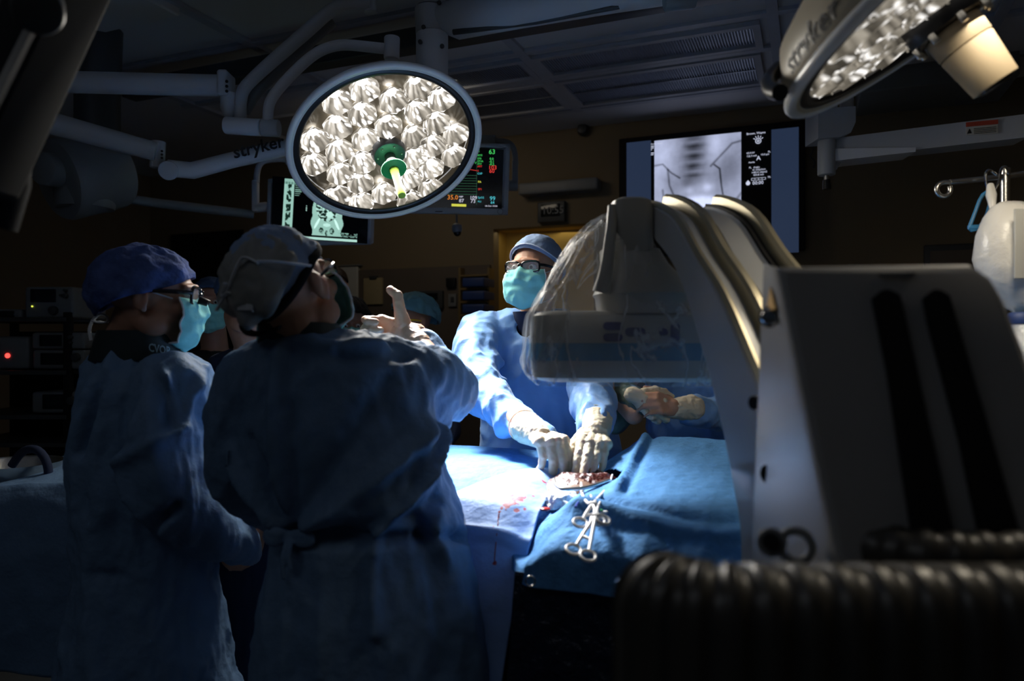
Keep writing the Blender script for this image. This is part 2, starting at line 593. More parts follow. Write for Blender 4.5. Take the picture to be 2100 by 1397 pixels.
        if disp or cut:
            n = len(out.vertices)
            co = np.empty(n * 3); out.vertices.foreach_get('co', co); co = co.reshape(-1, 3)
            if disp:
                no = np.empty(n * 3); out.vertices.foreach_get('normal', no); no = no.reshape(-1, 3)
                d = np.zeros(n)
                for f in (disp if isinstance(disp, (list, tuple)) else [disp]):
                    d += f(co, no)
                co = co + no * d[:, None]
                out.vertices.foreach_set('co', co.ravel())
            if cut:
                keep = cut(co)
                bm = bmesh.new(); bm.from_mesh(out); bm.verts.ensure_lookup_table()
                bmesh.ops.delete(bm, geom=[v for v in bm.verts if not keep[v.index]], context='VERTS')
                for _ in range(14):
                    mv = {}
                    for v in bm.verts:
                        if v.is_boundary:
                            nb = [e.other_vert(v) for e in v.link_edges if e.is_boundary]
                            if len(nb) == 2:
                                mv[v] = v.co * .4 + (nb[0].co + nb[1].co) * .3
                    for v, c in mv.items():
                        v.co = c
                bm.to_mesh(out); bm.free()
            out.update()
        out.name = name
        return link(name, out, material, parent)


def sharp_edges(me, deg):
    bm = bmesh.new(); bm.from_mesh(me)
    lim = math.radians(deg)
    for e in bm.edges:
        e.smooth = not (len(e.link_faces) == 2 and e.calc_face_angle(0) > lim)
    bm.to_mesh(me); bm.free()


def wrinkles(amp, scale, stretch=(1, 1, 0.4), seed=0.0, octaves=2, soft=False):
    """Cloth folds: creased noise, drawn out along one axis."""
    s = V(stretch) / scale

    def f(co, no):
        out = np.empty(len(co))
        for i, p in enumerate(co):
            q = V((p[0] * s.x + seed, p[1] * s.y + seed * 1.7, p[2] * s.z - seed))
            w = noise.noise_vector(q * 0.6) * 0.5
            q = q + w
            v, a = 0.0, 1.0
            for k in range(octaves):
                nn = noise.noise(q)
                v += a * (nn if soft else (0.45 - abs(nn) * 2))
                q = q * 2.03
                a *= 0.5
            out[i] = v
        return out * amp
    return f


def folds(lines, seed=0, gain=1.35):
    """Crease lines: (list of points, depth, width); positive depth raises a ridge."""
    def f(co, no):
        out = np.zeros(len(co))
        for pts, depth, width in lines:
            best = np.full(len(co), 9.0)
            for a, b in zip(pts[:-1], pts[1:]):
                a, b = np.array(a), np.array(b)
                ab = b - a
                t = np.clip(((co - a) @ ab) / (ab @ ab), 0, 1)
                dd = np.linalg.norm(co - (a + t[:, None] * ab), axis=1)
                best = np.minimum(best, dd)
            out += gain * depth * np.exp(-(best / width) ** 2)
        return out
    return f


def text(name, s, origin, xdir, ydir, size, material, parent, extrude=0.0008, align='LEFT', shear=0.0, stretch=1.0, offset=0.0):
    cu = bpy.data.curves.new(name, 'FONT')
    cu.body = s
    cu.size = size
    cu.extrude = extrude
    cu.align_x = align
    cu.shear = shear
    cu.offset = offset
    cu.resolution_u = 2
    o = bpy.data.objects.new('tmp', cu)
    COL.objects.link(o)
    dg = bpy.context.evaluated_depsgraph_get()
    me = bpy.data.meshes.new_from_object(o.evaluated_get(dg))
    bpy.data.objects.remove(o)
    X = V(xdir).normalized()
    Z = X.cross(V(ydir)).normalized()
    Y = Z.cross(X)
    Mx = Matrix(((X.x * stretch, Y.x, Z.x, origin[0]), (X.y * stretch, Y.y, Z.y, origin[1]), (X.z * stretch, Y.z, Z.z, origin[2]), (0, 0, 0, 1)))
    me.transform(Mx)
    me.materials.clear()
    return link(name, me, material, parent, smooth=False)


def picture(name, corners, nx, ny, fn, material, parent, lift=0.0):
    """A flat screen image: grid between corners (tl, tr, bl, br) coloured per vertex by fn(u, v) arrays -> rgb."""
    tl, tr, bl, br = [V(c) for c in corners]
    n = (tr - tl).cross(bl - tl).normalized()
    if n.dot(V((0, 0, CAM_Z)) - tl) < 0:
        n = -n
    us = np.linspace(0, 1, nx); vs = np.linspace(0, 1, ny)
    pts = []
    for v in vs:
        for u in us:
            p = tl.lerp(tr, u).lerp(bl.lerp(br, u), v) + n * lift
            pts.append(tuple(p))
    fs = [(j * nx + i, j * nx + i + 1, (j + 1) * nx + i + 1, (j + 1) * nx + i) for j in range(ny - 1) for i in range(nx - 1)]
    me = bpy.data.meshes.new(name)
    me.from_pydata(pts, [], fs)
    U, Vv = np.meshgrid(us, vs)
    rgb = fn(U.ravel(), Vv.ravel())
    ca = me.color_attributes.new('Col', 'FLOAT_COLOR', 'POINT')
    col = np.ones((len(pts), 4)); col[:, :3] = rgb
    ca.data.foreach_set('color', col.ravel())
    return link(name, me, material, parent, smooth=False)


# ================================================================== room shell
R0, R1, D0, D1, H = -5.6, 4.2, -2.6, 4.95, 3.0
BX = (RA, DA, UP)


def slab(name, r0, r1, d0, d1, z0, z1, material, parent=None, bevel=0.0):
    return MB().box(W((r0 + r1) / 2, (d0 + d1) / 2, (z0 + z1) / 2), (r1 - r0, d1 - d0, z1 - z0), BX, bevel).build(name, material, parent)


structure(slab('floor', R0 - .1, R1 + .1, D0 - .1, D1 + .1, -0.1, 0, M['floor']))
structure(slab('ceiling', R0 - .1, R1 + .1, D0 - .1, D1 + .1, H, H + .1, M['ceiling']))
structure(slab('wall_left', R0 - .1, R0, D0 - .1, D1 + .1, 0, H, M['wall']))
structure(slab('wall_right', R1, R1 + .1, D0 - .1, D1 + .1, 0, H, M['wall']))
# back wall with the lit recess behind the facing surgeon
q0 = wall_pt(1012, 470, D1); q1 = wall_pt(1212, 455, D1)
ra0, ra1, rz = q0.dot(RA), q1.dot(RA) + 0.02, q0.z
mb = MB()
for a in ((R0, ra0, 0, H), (ra1, R1, 0, H), (ra0, ra1, rz, H)):
    mb.box(W((a[0] + a[1]) / 2, D1 + .05, (a[2] + a[3]) / 2), (a[1] - a[0], .1, a[3] - a[2]), BX)
structure(mb.build('wall_back', M['wall']))
structure(slab('wall_recess', ra0 - .1, ra1 + .1, D1 + .25, D1 + .35, 0, H, M['door_yellow']))
mb = MB()
for a in ((ra0 - .05, ra0), (ra1, ra1 + .05)):
    mb.box(W((a[0] + a[1]) / 2, D1 + .175, rz / 2), (.05, .15, rz), BX)
structure(mb.build('wall_recess_side', M['door_yellow']))
structure(slab('ceiling_recess', ra0 - .1, ra1 + .1, D1 + .1, D1 + .3, rz, rz + .05, M['door_yellow']))
light('passage_light', 'AREA', W((ra0 + ra1) / 2, D1 + .17, rz - .02), (0, 0.1, -1), 0.20, (1.0, 0.85, 0.55), shape='RECTANGLE', size=.8, size_y=.1)
mb = MB()
for z in (0.0,):
    mb.box(W((R0 + ra0) / 2, D1 - .01, .06), (ra0 - R0, .02, .12), BX)
structure(mb.build('baseboard_back', M['dark_grey']))
# brown wainscot below the beige wall
pz = wall_pt(880, 549, D1).z
structure(slab('trim_wainscot', R0, ra0 - .02, D1 - .03, D1 - .002, .12, pz, M['wall_panel']))
# dark viewing band on the far left of the wall
dz1 = wall_pt(300, 487, D1).z
structure(slab('window_1', R0 + .3, wall_pt(505, 500, D1).dot(RA), D1 - .045, D1 - .031, 1.0, dz1, M['screen_off']))


# ------------------------------------------------------------------ ceiling details
def louver_mat():
    m = mat('louver_aluminium', (0.38, 0.42, 0.50), 0.42, metal=0.6)
    ns, ls = nodes_of(m)
    b = ns['Principled BSDF']
    tc = ns.new('ShaderNodeTexCoord')
    mp = ns.new('ShaderNodeMapping'); mp.inputs['Rotation'].default_value = (0, 0, math.radians(22.2))
    ls.new(tc.outputs['Object'], mp.inputs['Vector'])
    w = ns.new('ShaderNodeTexWave'); w.inputs['Scale'].default_value = 14; w.wave_profile = 'SAW'
    w.bands_direction = 'X'
    ls.new(mp.outputs[0], w.inputs['Vector'])
    bp = ns.new('ShaderNodeBump'); bp.inputs['Distance'].default_value = 0.01; bp.inputs['Strength'].default_value = 0.7
    ls.new(w.outputs['Fac'], bp.inputs['Height'])
    ls.new(bp.outputs[0], b.inputs['Normal'])
    return m


M['louver'] = louver_mat()


def troffer(r0, r1, d0, d1, label, strips=3):
    t = thing('ceiling_light', label, 'ceiling light', W((r0 + r1) / 2, (d0 + d1) / 2, H - .002), 'ceiling light fixtures')
    fr = MB()
    w = .035
    for a in ((r0, r1, d0, d0 + w), (r0, r1, d1 - w, d1), (r0, r0 + w, d0 + w, d1 - w), (r1 - w, r1, d0 + w, d1 - w)):
        fr.box(W((a[0] + a[1]) / 2, (a[2] + a[3]) / 2, H - .013), (a[1] - a[0], a[3] - a[2], .022), BX)
    fr.build('frame', M['trim'], t)
    lv = MB()
    n = strips
    span = (d1 - d0 - 2 * w) / n
    for k in range(n):
        dd = d0 + w + span * (k + .5)
        for j in range(int((r1 - r0 - 2 * w) / .014)):
            rr = r0 + w + .007 + j * .014
            lv.box(W(rr, dd, H - .008), (.0025, span * .9, .012), BX)
        lv.box(W((r0 + r1) / 2, dd - span / 2, H - .009), (r1 - r0 - 2 * w, .01, .014), BX)
    lv.build('louver', M['louver'], t, smooth=False)
    MB().box(W((r0 + r1) / 2, (d0 + d1) / 2, H - .0035), (r1 - r0 - 2 * w, d1 - d0 - 2 * w, .004), BX).build('diffuser', M['louver'], t)
    return t


troffer(-1.36, -0.22, 3.60, 3.90, 'narrow recessed ceiling light with a fine louver, nearer of the two over the wall screen', 1)
troffer(-1.36, -0.24, 3.98, 4.46, 'wide recessed ceiling light with ribbed louver closest above the big wall screen', 2)
troffer(-2.55, -1.41, 3.60, 3.90, 'narrow unlit ceiling light behind the round lamp column', 1)
troffer(-2.55, -1.41, 3.98, 4.46, 'wide unlit ceiling light above the two arm mounted monitors', 2)
mb = MB()
for d in (2.3, 2.9, 3.52, 3.94, 4.52):
    mb.box(W(-1.2, d, H - .01), (5.0, .045, .018), BX)
for r in (-3.6, -2.6, -1.385, -0.16, 0.8):
    mb.box(W(r, 3.4, H - .012), (.05, 2.3, .02), BX)
structure(mb.build('trim_ceiling_grid', M['trim']))
mb = MB()
for (a, b, c) in ((-.2, 2.45, .9), (-1.6, 2.1, 1.1), (-3.2, 2.3, 1.2)):
    mb.box(W(a, b, H - .03), (c, .32, .05), BX, .01)
structure(mb.build('trim_ceiling_access', M['ceiling']))
# ceiling rail carrying the equipment, with its hangers
rail = thing('ceiling_rail', 'long dark ceiling rail running behind the round lamp column', 'rail', W(-1.0, 2.95, H - .12))
MB().box(W(-1.0, 2.95, H - .12), (5.0, .10, .09), BX, .01).build('beam', M['dark_grey'], rail)
for px, py in ((955, 105), (1180, 60), (1455, 10)):
    q = W(P(px, py, 3.3).dot(RA), 3.1, H - .03)
    MB().tube([q, q + V((0, -.0, -.035)), q - DA * .1 + V((0, 0, -.06))], .008).build('hanger', M['dark_grey'], rail)
# smoke sensor on the ceiling
q = on_plane(1197, 267, V((0, 0, H)), UP)
q = wall_pt(1197, 267, D1 - .02)
sensor = MB().cyl(q, q - DA * .05, .045, .035, bevel=.006).build('smoke_detector', M['dark_grey'])
tag(sensor, 'small round detector mounted high on the wall between monitors and wall screen', 'detector')


# ================================================================== big wall screen with the X-ray
tl, tr = wall_pt(1270, 284, D1 - .08), wall_pt(1652, 248, D1 - .08)
ztop = (tl.z + tr.z) / 2
tr_r, tl_r = tr.dot(RA), tl.dot(RA)
zb = ztop - .80
tv = thing('wall_screen', 'large black wall screen showing a greyscale pelvic X-ray', 'screen', W((tl_r + tr_r) / 2, D1 - .04, zb))
MB().box(W((tl_r + tr_r) / 2, D1 - .05, (ztop + zb) / 2), (tr_r - tl_r, .09, ztop - zb), BX, .008).build('housing', M['matte_black'], tv)
DS = D1 - .098


def rect_pts(x0, y0, x1, y1, d):
    """screen rectangle from its left x, top-left y, right x, bottom-left y in pixels -> 4 points on plane d."""
    a = wall_pt(x0, y0, d); b = wall_pt(x1, y0, d)
    c = wall_pt(x0, y1, d)
    ra, rb, zt, zl = a.dot(RA), b.dot(RA), a.z, c.z
    return W(ra, d, zt), W(rb, d, zt), W(ra, d, zl), W(rb, d, zl)


def const(c):
    return lambda u, v: np.tile(np.array(c, float), (len(u), 1))


def gauss(u, v, cu, cv, su, sv, rot=0.0):
    du, dv = u - cu, v - cv
    c, s = math.cos(rot), math.sin(rot)
    x, y = du * c + dv * s, -du * s + dv * c
    return np.exp(-(x / su) ** 2 - (y / sv) ** 2)


def line_d(u, v, pts, w, asp=1.0):
    best = np.full(len(u), 9.0)
    for (a, b) in zip(pts[:-1], pts[1:]):
        a = np.array(a); b = np.array(b); ab = b - a
        t = np.clip(((u - a[0]) * ab[0] + (v - a[1]) * ab[1]) / (ab @ ab), 0, 1)
        best = np.minimum(best, np.hypot(u - a[0] - t * ab[0], v - a[1] - t * ab[1]))
    return np.exp(-(best / w) ** 2)


def fbm(u, v, s, seed=0.0):
    return np.array([noise.fractal(V((a * s + seed, b * s - seed, seed)), 0.9, 2.1, 4) for a, b in zip(u, v)])


def pelvis(u, v):
    g = 0.66 + 0.05 * fbm(u, v, 4, 3.1) + 0.03 * fbm(u, v, 14, 1.2)
    g += 0.16 * gauss(u, v, .08, .3, .12, .35)
    # dark spine column and sacrum
    g -= 0.42 * gauss(u, v, .47, .12, .15, .30)
    g -= 0.20 * gauss(u, v, .44, .42, .13, .14)
    for k in range(4):
        g += 0.16 * gauss(u, v, .47, .06 + k * .115, .10, .022)
        g -= 0.10 * gauss(u, v, .47, .11 + k * .115, .12, .016)
    # iliac wings
    g -= 0.22 * gauss(u, v, .86, .42, .14, .26, .5)
    g -= 0.16 * gauss(u, v, .16, .48, .12, .22, -.4)
    g += 0.16 * gauss(u, v, .70, .10, .10, .16)
    g -= 0.12 * gauss(u, v, .38, .56, .08, .10)
    g += 0.22 * gauss(u, v, .40, .62, .07, .05) + 0.22 * gauss(u, v, .62, .60, .07, .05)
    # bright bladder mass at the bottom
    e = ((u - .52) / .34) ** 2 + ((v - .96) / .26) ** 2
    g += 0.36 * (1 / (1 + np.exp((e - 1) * 9)))
    g -= 0.30 * line_d(u, v, [(0.0, .30), (.10, .29), (.2, .4), (.3, .47)], .010)
    g -= 0.36 * line_d(u, v, [(.70, .35), (.76, .40), (.78, .60), (.82, .85), (.85, 1.0)], .010)
    g -= 0.28 * line_d(u, v, [(.66, .36), (.78, .24), (.9, .12), (1.0, .10)], .012)
    g -= 0.25 * line_d(u, v, [(.16, .36), (.18, .55), (.25, .72), (.20, .82)], .012)
    g -= 0.25 * line_d(u, v, [(.10, .6), (.12, .78), (.22, .84)], .012)
    g -= 0.22 * line_d(u, v, [(.86, .95), (.94, .78), (1, .7)], .014)
    g -= 0.4 * gauss(u, v, .02, .92, .03, .10)
    g = np.clip(g, .04, 1.0) ** 1.9
    return np.stack([g * .62, g * .68, g * .95], 1)


picture('side_panel', rect_pts(1285, 293, 1335, 520, DS), 2, 2, const((.022, .036, .075)), attr_glow('panel_glow', .8), tv)
picture('side_panel', rect_pts(1582, 266, 1638, 520, DS), 2, 2, const((.022, .036, .075)), tv.children[-1].data.materials[0], tv)
picture('xray_image', rect_pts(1342, 289, 1520, 460, DS), 130, 118, pelvis, attr_glow('xray_glow', 1.25), tv)
M['t_white'] = glow('screen_text_white', (.75, .8, 1.0), .8)
info = [('Brown, Wayne', 1531, 277, .0186), ('65.4 kV', 1531, 316, .0158), ('125.3 mA', 1531, 322.5, .0158), ('FL', 1575, 313, .0158),
        ('15.0 p/s', 1560, 319, .0158), ('A', 1551, 329, .040), ('Aorta', 1535, 335, .0158), ('FL', 1536, 346, .0158), ('Angio', 1545, 345, .0158),
        ('41 mGy/min', 1543, 350.5, .0158), ('1483.4 uGym2', 1541, 356, .0158), ('000.8 min', 1545, 361, .0158), ('7%', 1574, 365, .0158), ('00:00', 1543, 379, .030)]
for s, px, py, sz in info:
    text('lettering', s, wall_pt(px, py, DS - .002), RA, UP, sz, M['t_white'], tv)
text('lettering', 'Brown, Wayne', wall_pt(1335, 297, DS - .002), RA, UP, .0125, M['t_white'], tv)
for k, w_ in enumerate((.020, .018, .006, 0, .020, .017)):
    if w_:
        c = wall_pt(1335, 300.5 + k * 3.4, DS - .002)
        MB().box(c + RA * w_ / 2, (w_, .001, .005), BX).build('caption_line', M['t_white'], tv)
ic = MB()                                    # radiation-eye emblem
c = wall_pt(1555, 289, DS - .002)
ic.torus(c, DA, .016, .0022, 24, 6).torus(c, DA, .006, .0022, 16, 6)
for k in range(5):
    a = PI * (.18 + .16 * k)
    ic.tube([c + RA * math.cos(a) * .022 + UP * math.sin(a) * .022, c + RA * math.cos(a) * .034 + UP * math.sin(a) * .034], .002, 6)
ic.build('eye_emblem', M['t_white'], tv)
mb = MB()
a, b = wall_pt(1541, 366, DS - .002), wall_pt(1570, 366, DS - .002)
for s in (0, .013):
    mb.tube([W(a.dot(RA), DS - .002, a.z - s), W(b.dot(RA), DS - .002, a.z - s)], .001, 6)
for k in range(5):
    rr = a.dot(RA) + (b.dot(RA) - a.dot(RA)) * k / 4
    mb.tube([W(rr, DS - .002, a.z), W(rr, DS - .002, a.z - .013)], .001, 6)
mb.build('progress_bar', M['t_white'], tv)
c = wall_pt(1534, 376, DS - .002)
MB().cyl(c, c - DA * .001, .013).box(c + UP * .015, (.008, .001, .006), BX).build('stopwatch_icon', M['t_white'], tv)


# ================================================================== arm mounted monitors
def monitor(name, label, TL, TR, BL, BR, thick=.05):
    """Monitor through four outer corners."""
    X = (V(TR) - V(TL)).normalized()
    cen = (V(TL) + V(TR) + V(BL) + V(BR)) / 4
    w = ((V(TR) - V(TL)).length + (V(BR) - V(BL)).length) / 2
    h = ((V(TL) - V(BL)).length + (V(TR) - V(BR)).length) / 2
    Z = ((V(TL) - V(BL)) + (V(TR) - V(BR))).normalized()
    Y = Z.cross(X).normalized()          # away from the camera
    X = Y.cross(Z)
    t = thing(name, label, 'monitor', cen - Z * h / 2)
    MB().box(cen + Y * thick * .6, (w - .02, thick, h - .02), (X, Y, Z), .01).build('back_housing', M['bezel'], t)
    b = MB(); bw = .022
    for (ox, oz, sx, sz) in ((0, h / 2 - bw / 2, w, bw), (0, -h / 2 + bw * .8, w, bw * 1.6), (-w / 2 + bw / 2, 0, bw, h), (w / 2 - bw / 2, 0, bw, h)):
        b.box(cen + X * ox + Z * oz, (sx, .02, sz), (X, Y, Z), .004)
    b.build('bezel', M['bezel'], t)
    return t, cen, X, Y, Z, w, h


Ya, Yb = 3.95, 3.75
tA, cA, XA, YA, ZA, wA, hA = monitor('ct_monitor', 'arm mounted monitor showing a greenish abdominal CT slice, below the lit round lamp',
                                     P(552, 354, Ya), P(764, 372, Yb), P(548, 496, Ya), P(759, 511, Yb))


def mon_plane(px, py, c, n, back=.012):
    return on_plane(px, py, c - n * back, n)


def ct(u, v):
    rgb = np.zeros((len(u), 3))
    g = np.zeros(len(u))
    # title and tool rows
    g = np.where(v < .05, .55, g)
    g = np.where((v > .05) & (v < .09), .30 + .2 * (np.sin(u * 160) > .3), g)
    # thumbnail column
    col_ = (u < .14) & (v > .09)
    g = np.where(col_, .62, g)
    g = np.where(col_ & (u > .035) & (u < .105), .05 + .55 * (fbm(u, v, 16, 5.) > .08), g)
    g = np.where((v > .955), .75, g)
    main = (u > .14) & (v > .09) & (v < .955)
    cx, cy = .60, .55
    body = ((u - cx) / .20) ** 2 + ((v - .50) / .36) ** 2 < 1
    body |= (np.abs(u - cx) < .20 + .015 * np.sin(v * 20)) & (v > .55) & (v < .93)
    t = np.where(body & main, .62, 0)
    cav = (((u - cx) / .155) ** 2 + ((v - .42) / .26) ** 2 < 1) & main
    n1 = fbm(u, v, 22, 2.)
    t = np.where(cav, np.where(n1 > .05, .75, .04), t)
    organ = (gauss(u, v, .63, .56, .055, .06) > .5) | (gauss(u, v, .60, .74, .06, .035) > .5)
    t = np.where(organ & main, .85, t)
    hip = ((gauss(u, v, .47, .72, .02, .12, .35) > .5) | (gauss(u, v, .73, .72, .02, .12, -.35) > .5))
    t = np.where(hip & main, .98, t)
    gap = ((gauss(u, v, .53, .84, .035, .07) > .5) | (gauss(u, v, .67, .84, .035, .07) > .5) | (gauss(u, v, .60, .88, .02, .06) > .5))
    t = np.where(gap & main, .06 + .5 * (fbm(u, v, 40, 9.) > .1), t)
    rows = (u > .75) & (v > .86) & (v < .93) & (np.sin(v * 300) > .2) & (fbm(u * 3, v, 18, 4.) > -.1)
    t = np.where(rows & main, .55, t)
    rows2 = (u > .15) & (u < .30) & (v > .09) & (v < .30) & (np.sin(v * 190) > .45) & (u < .30 - (v - .09) * .5)
    t = np.where(rows2 & main, .5, t)
    t = np.where((u > .31) & (u < .325) & (v > .42) & (v < .52) & (np.sin(v * 320) > 0), .8, t)
    g = np.where(main, t, g)
    return np.stack([g ** 1.6 * .62, g ** 1.3 * .95, g ** 1.4 * .86], 1)


c0 = [mon_plane(*q, cA, YA) for q in ((584, 366), (737, 378), (577, 487), (732, 497))]
picture('screen_image', c0, 150, 130, ct, attr_glow('ct_glow', 1.1), tA)
c1 = [mon_plane(*q, cA, YA, .0105) for q in ((559, 361), (757, 378), (556, 486), (753, 500))]
MB().prism([c1[0], c1[1], c1[3], c1[2]], YA * .004).build('screen_glass', M['screen_off'], tA)
MB().box(mon_plane(613, 501, cA, YA), (.040, .003, .004), (XA, YA, ZA)).build('maker_mark', M['ink'], tA)

Yc, Yd = 3.8, 3.75
tB, cB, XB, YB, ZB, wB, hB = monitor('vitals_monitor', 'arm mounted patient monitor with green and red vital signs, partly behind the lit round lamp',
                                     P(843, 286, Yc), P(1046, 303, Yd), P(838, 437, Yc), P(1041, 442, Yd))
c1 = [mon_plane(*q, cB, YB, .0105) for q in ((850, 294), (1033, 307), (846, 425), (1029, 428))]
MB().prism([c1[0], c1[1], c1[3], c1[2]], YB * .004).build('screen_glass', M['screen_off'], tB)
GR, RD, CY, YE, OR, WH = (.08, .75, .16), (.9, .06, .05), (.1, .65, .75), (.8, .8, .1), (.95, .3, .05), (.75, .75, .9)
tm = {}
for k, c in (('g', GR), ('r', RD), ('c', CY), ('y', YE), ('o', OR), ('w', WH)):
    tm[k] = glow('vitals_' + {'g': 'green', 'r': 'red', 'c': 'cyan', 'y': 'yellow', 'o': 'orange', 'w': 'white'}[k], c, .8)
for s, px, py, sz, k in (('63', 1002, 316, .035, 'g'), ('X', 979, 312, .016, 'g'), ('ECG', 979, 320, .013, 'g'), ('STII', 979, 327, .013, 'g'), ('STVA', 979, 332.5, .013, 'g'),
                         ('STV', 979, 338, .013, 'g'), ('0.0', 1004, 328, .017, 'g'), ('-0.1', 1003, 333.5, .017, 'g'), ('-0.2', 1003, 339, .017, 'g'), ('ART', 979, 343, .013, 'r'), ('103', 1001, 347.5, .03, 'r'),
                         ('S', 979, 352, .013, 'r'), ('60', 1003, 354.5, .028, 'r'), ('CVP', 979, 358, .014, 'c'), ('PA', 980, 375, .015, 'y'), ('SP1', 980, 390, .014, 'r'),
                         ('35.0', 917, 409, .033, 'o'), ('NBP', 941, 405, .012, 'w'), ('87', 941, 415, .026, 'w'), ('109', 963, 409, .026, 'w'), ('73', 965, 416, .026, 'w'),
                         ('SpO2', 980, 407, .014, 'c'), ('PLS', 980, 415, .012, 'c'), ('99', 1004, 411, .03, 'c'), ('64', 1006, 418, .02, 'c'), ('14-Oct 10:54', 994, 424, .012, 'w')):
    text('lettering', s, mon_plane(px, py, cB, YB, .013), XB, ZB, sz, tm[k], tB)
mb = MB()
for py in (360, 366, 371, 376.5, 382, 387.5, 393, 399):
    mb.tube([mon_plane(905, py - 1, cB, YB, .013), mon_plane(978, py, cB, YB, .013)], .0009, 5)
mb.tube([mon_plane(978, 305, cB, YB, .013), mon_plane(977, 420, cB, YB, .013)], .0006, 5)
mb.build('trace_line', glow('trace_green_dim', (.1, .32, .18), .35), tB)
mb = MB()
mb.tube([mon_plane(x, y, cB, YB, .014) for x, y in ((930, 349), (950, 347), (965, 348), (978, 350))], .0012, 5)
mb.build('trace_line', tm['r'], tB)
mb = MB()
mb.tube([mon_plane(x, y, cB, YB, .014) for x, y in ((905, 333), (965, 332), (970, 330), (973, 327), (975, 336), (978, 332))], .001, 5)
mb.build('trace_line', tm['g'], tB)
q = [mon_plane(x, y, cB, YB, .013) for x, y in ((926, 418), (956, 419), (956, 424), (926, 423))]
MB().prism(q, YB * .001).build('alert_box', tm['y'], tB)
MB().box(mon_plane(900, 434, cB, YB), (.038, .003, .004), (XB, YB, ZB)).build('maker_mark', M['ink'], tB)
q = mon_plane(1026, 434, cB, YB, .012)
MB().torus(q, YB, .014, .0015, 24, 6).build('power_button', M['mid_grey'], tB)

# their ceiling hung brackets
br = thing('monitor_arm', 'pale tubular bracket curving down beside the CT monitor', 'bracket', P(530, 430, 3.95))
MB().tube([P(700, 330, 3.95), P(620, 330, 3.95), P(560, 325, 3.95), P(535, 332, 3.95), P(527, 350, 3.95), P(526, 375, 3.95)], .016, smooth=2).build('tube', M['white_paint_dim'], br)
MB().box(P(616, 331, 3.95), (.15, .05, .045), None, .008).build('sleeve', M['white_paint_dim'], br)
MB().box(P(524, 403, 3.95), (.032, .04, .17), None, .006).build('bracket_post', M['white_paint_dim'], br)
MB().cyl(P(522, 427, 3.95), P(549, 424, 3.97), .026, bevel=.004).build('pivot', M['white_paint_dim'], br)
br = thing('monitor_arm', 'dark tubular bracket curving down beside the vital signs monitor', 'bracket', P(1058, 385, 3.85))
MB().tube([P(975, 288, 3.85), P(1010, 288, 3.85), P(1038, 290, 3.85), P(1052, 300, 3.85), P(1056, 318, 3.85), P(1057, 340, 3.85)], .016, smooth=2).build('tube', M['mid_grey'], br)
MB().box(P(1000, 288, 3.85), (.09, .05, .05), None, .008).build('sleeve', M['mid_grey'], br)
MB().box(P(1056, 358, 3.85), (.032, .04, .14), None, .006).build('bracket_post', M['mid_grey'], br)
MB().cyl(P(1062, 380, 3.85), P(1040, 380, 3.85), .03, bevel=.004).build('pivot', M['mid_grey'], br)
br = thing('ceiling_support_tube', 'slim pale tube hanging under the CT monitor', 'tube', P(651, 545, 3.9))
MB().cyl(P(650, 508, 3.92), P(651, 530, 3.92), .011).build('tube', M['mid_grey'], br)
MB().lathe(P(651, 525, 3.92), (0, 0, -1), [(.02, 0), (.026, .01), (.026, .04), (.012, .06), (.001, .062)], 20).build('camera_head', M['white_paint_dim'], br)
sc_ = thing('ceiling_camera', 'small dome camera under the vital signs monitor', 'camera', P(938, 480, 3.9))
MB().cyl(P(936, 440, 3.9), P(937, 462, 3.9), .006).build('stem', M['mid_grey'], sc_)
MB().lathe(P(937, 458, 3.9), (0, 0, -1), [(.012, 0), (.026, .01), (.028, .035), (.02, .05)], 20).build('housing', M['mid_grey'], sc_)
MB().sphere(P(938, 477, 3.9), .021).build('dome', M['screen_off'], sc_)

# wall mounted lamp box, clock and small fittings
def wall_box(name, x0, y0, x1, y1, depth, material, parent=None, d=D1, bevel=.006):
    a, b = wall_pt(x0, y0, d - depth), wall_pt(x1, y1, d - depth)
    zt = a.z
    zb_ = wall_pt(x0, y1, d - depth).z
    return MB().box(W((a.dot(RA) + b.dot(RA)) / 2, d - depth / 2, (zt + zb_) / 2), (b.dot(RA) - a.dot(RA), depth, zt - zb_), BX, bevel).build(name, material, parent)


tag(wall_box('wall_light_box', 1062, 376, 1225, 400, .12, M['mid_grey'], bevel=.015), 'long grey wall light box behind the right end of the vitals monitor', 'light box')
ck = thing('wall_clock', 'grey framed digital wall clock above the ochre recess', 'clock', wall_pt(1130, 455, D1 - .05))
wall_box('housing', 1102, 415, 1158, 457, .05, M['dark_grey'], ck)
wall_box('display', 1109, 420, 1148, 445, .056, M['screen_off'], ck, bevel=.002)
text('lettering', '10:55', wall_pt(1111, 440, D1 - .06), RA, UP, .075, M['mid_grey'], ck)
wb = thing('whiteboard', 'small framed whiteboard on the wall behind the masked onlooker', 'whiteboard', wall_pt(695, 650, D1 - .04))
wall_box('board', 652, 550, 733, 660, .045, M['board'], wb, bevel=.012)
wall_box('frame', 648, 546, 737, 549, .05, M['mid_grey'], wb, bevel=.002)
cb = thing('clipboard', 'tan clipboard hanging on the wall beside the whiteboard', 'clipboard', wall_pt(765, 625, D1 - .04))
wall_box('paper', 745, 571, 783, 625, .05, M['clip'], cb, bevel=.004)
wall_box('clip', 757, 566, 771, 573, .06, M['dark_grey'], cb, bevel=.002)
ip = thing('wall_panel', 'wall control panel with two small green lights left of the bins', 'control panel', wall_pt(880, 632, D1 - .04))
wall_box('housing', 858, 597, 907, 634, .06, M['dark_grey'], ip)
wall_box('display', 866, 602, 897, 616, .064, M['screen_off'], ip, bevel=.002)
for x in (869, 887):
    c = wall_pt(x, 612.5, D1 - .07)
    MB().cyl(c, c - DA * .002, .006).build('indicator', glow('green_indicator', (.45, .9, .1), 1.5 if x < 880 else .5), ip)
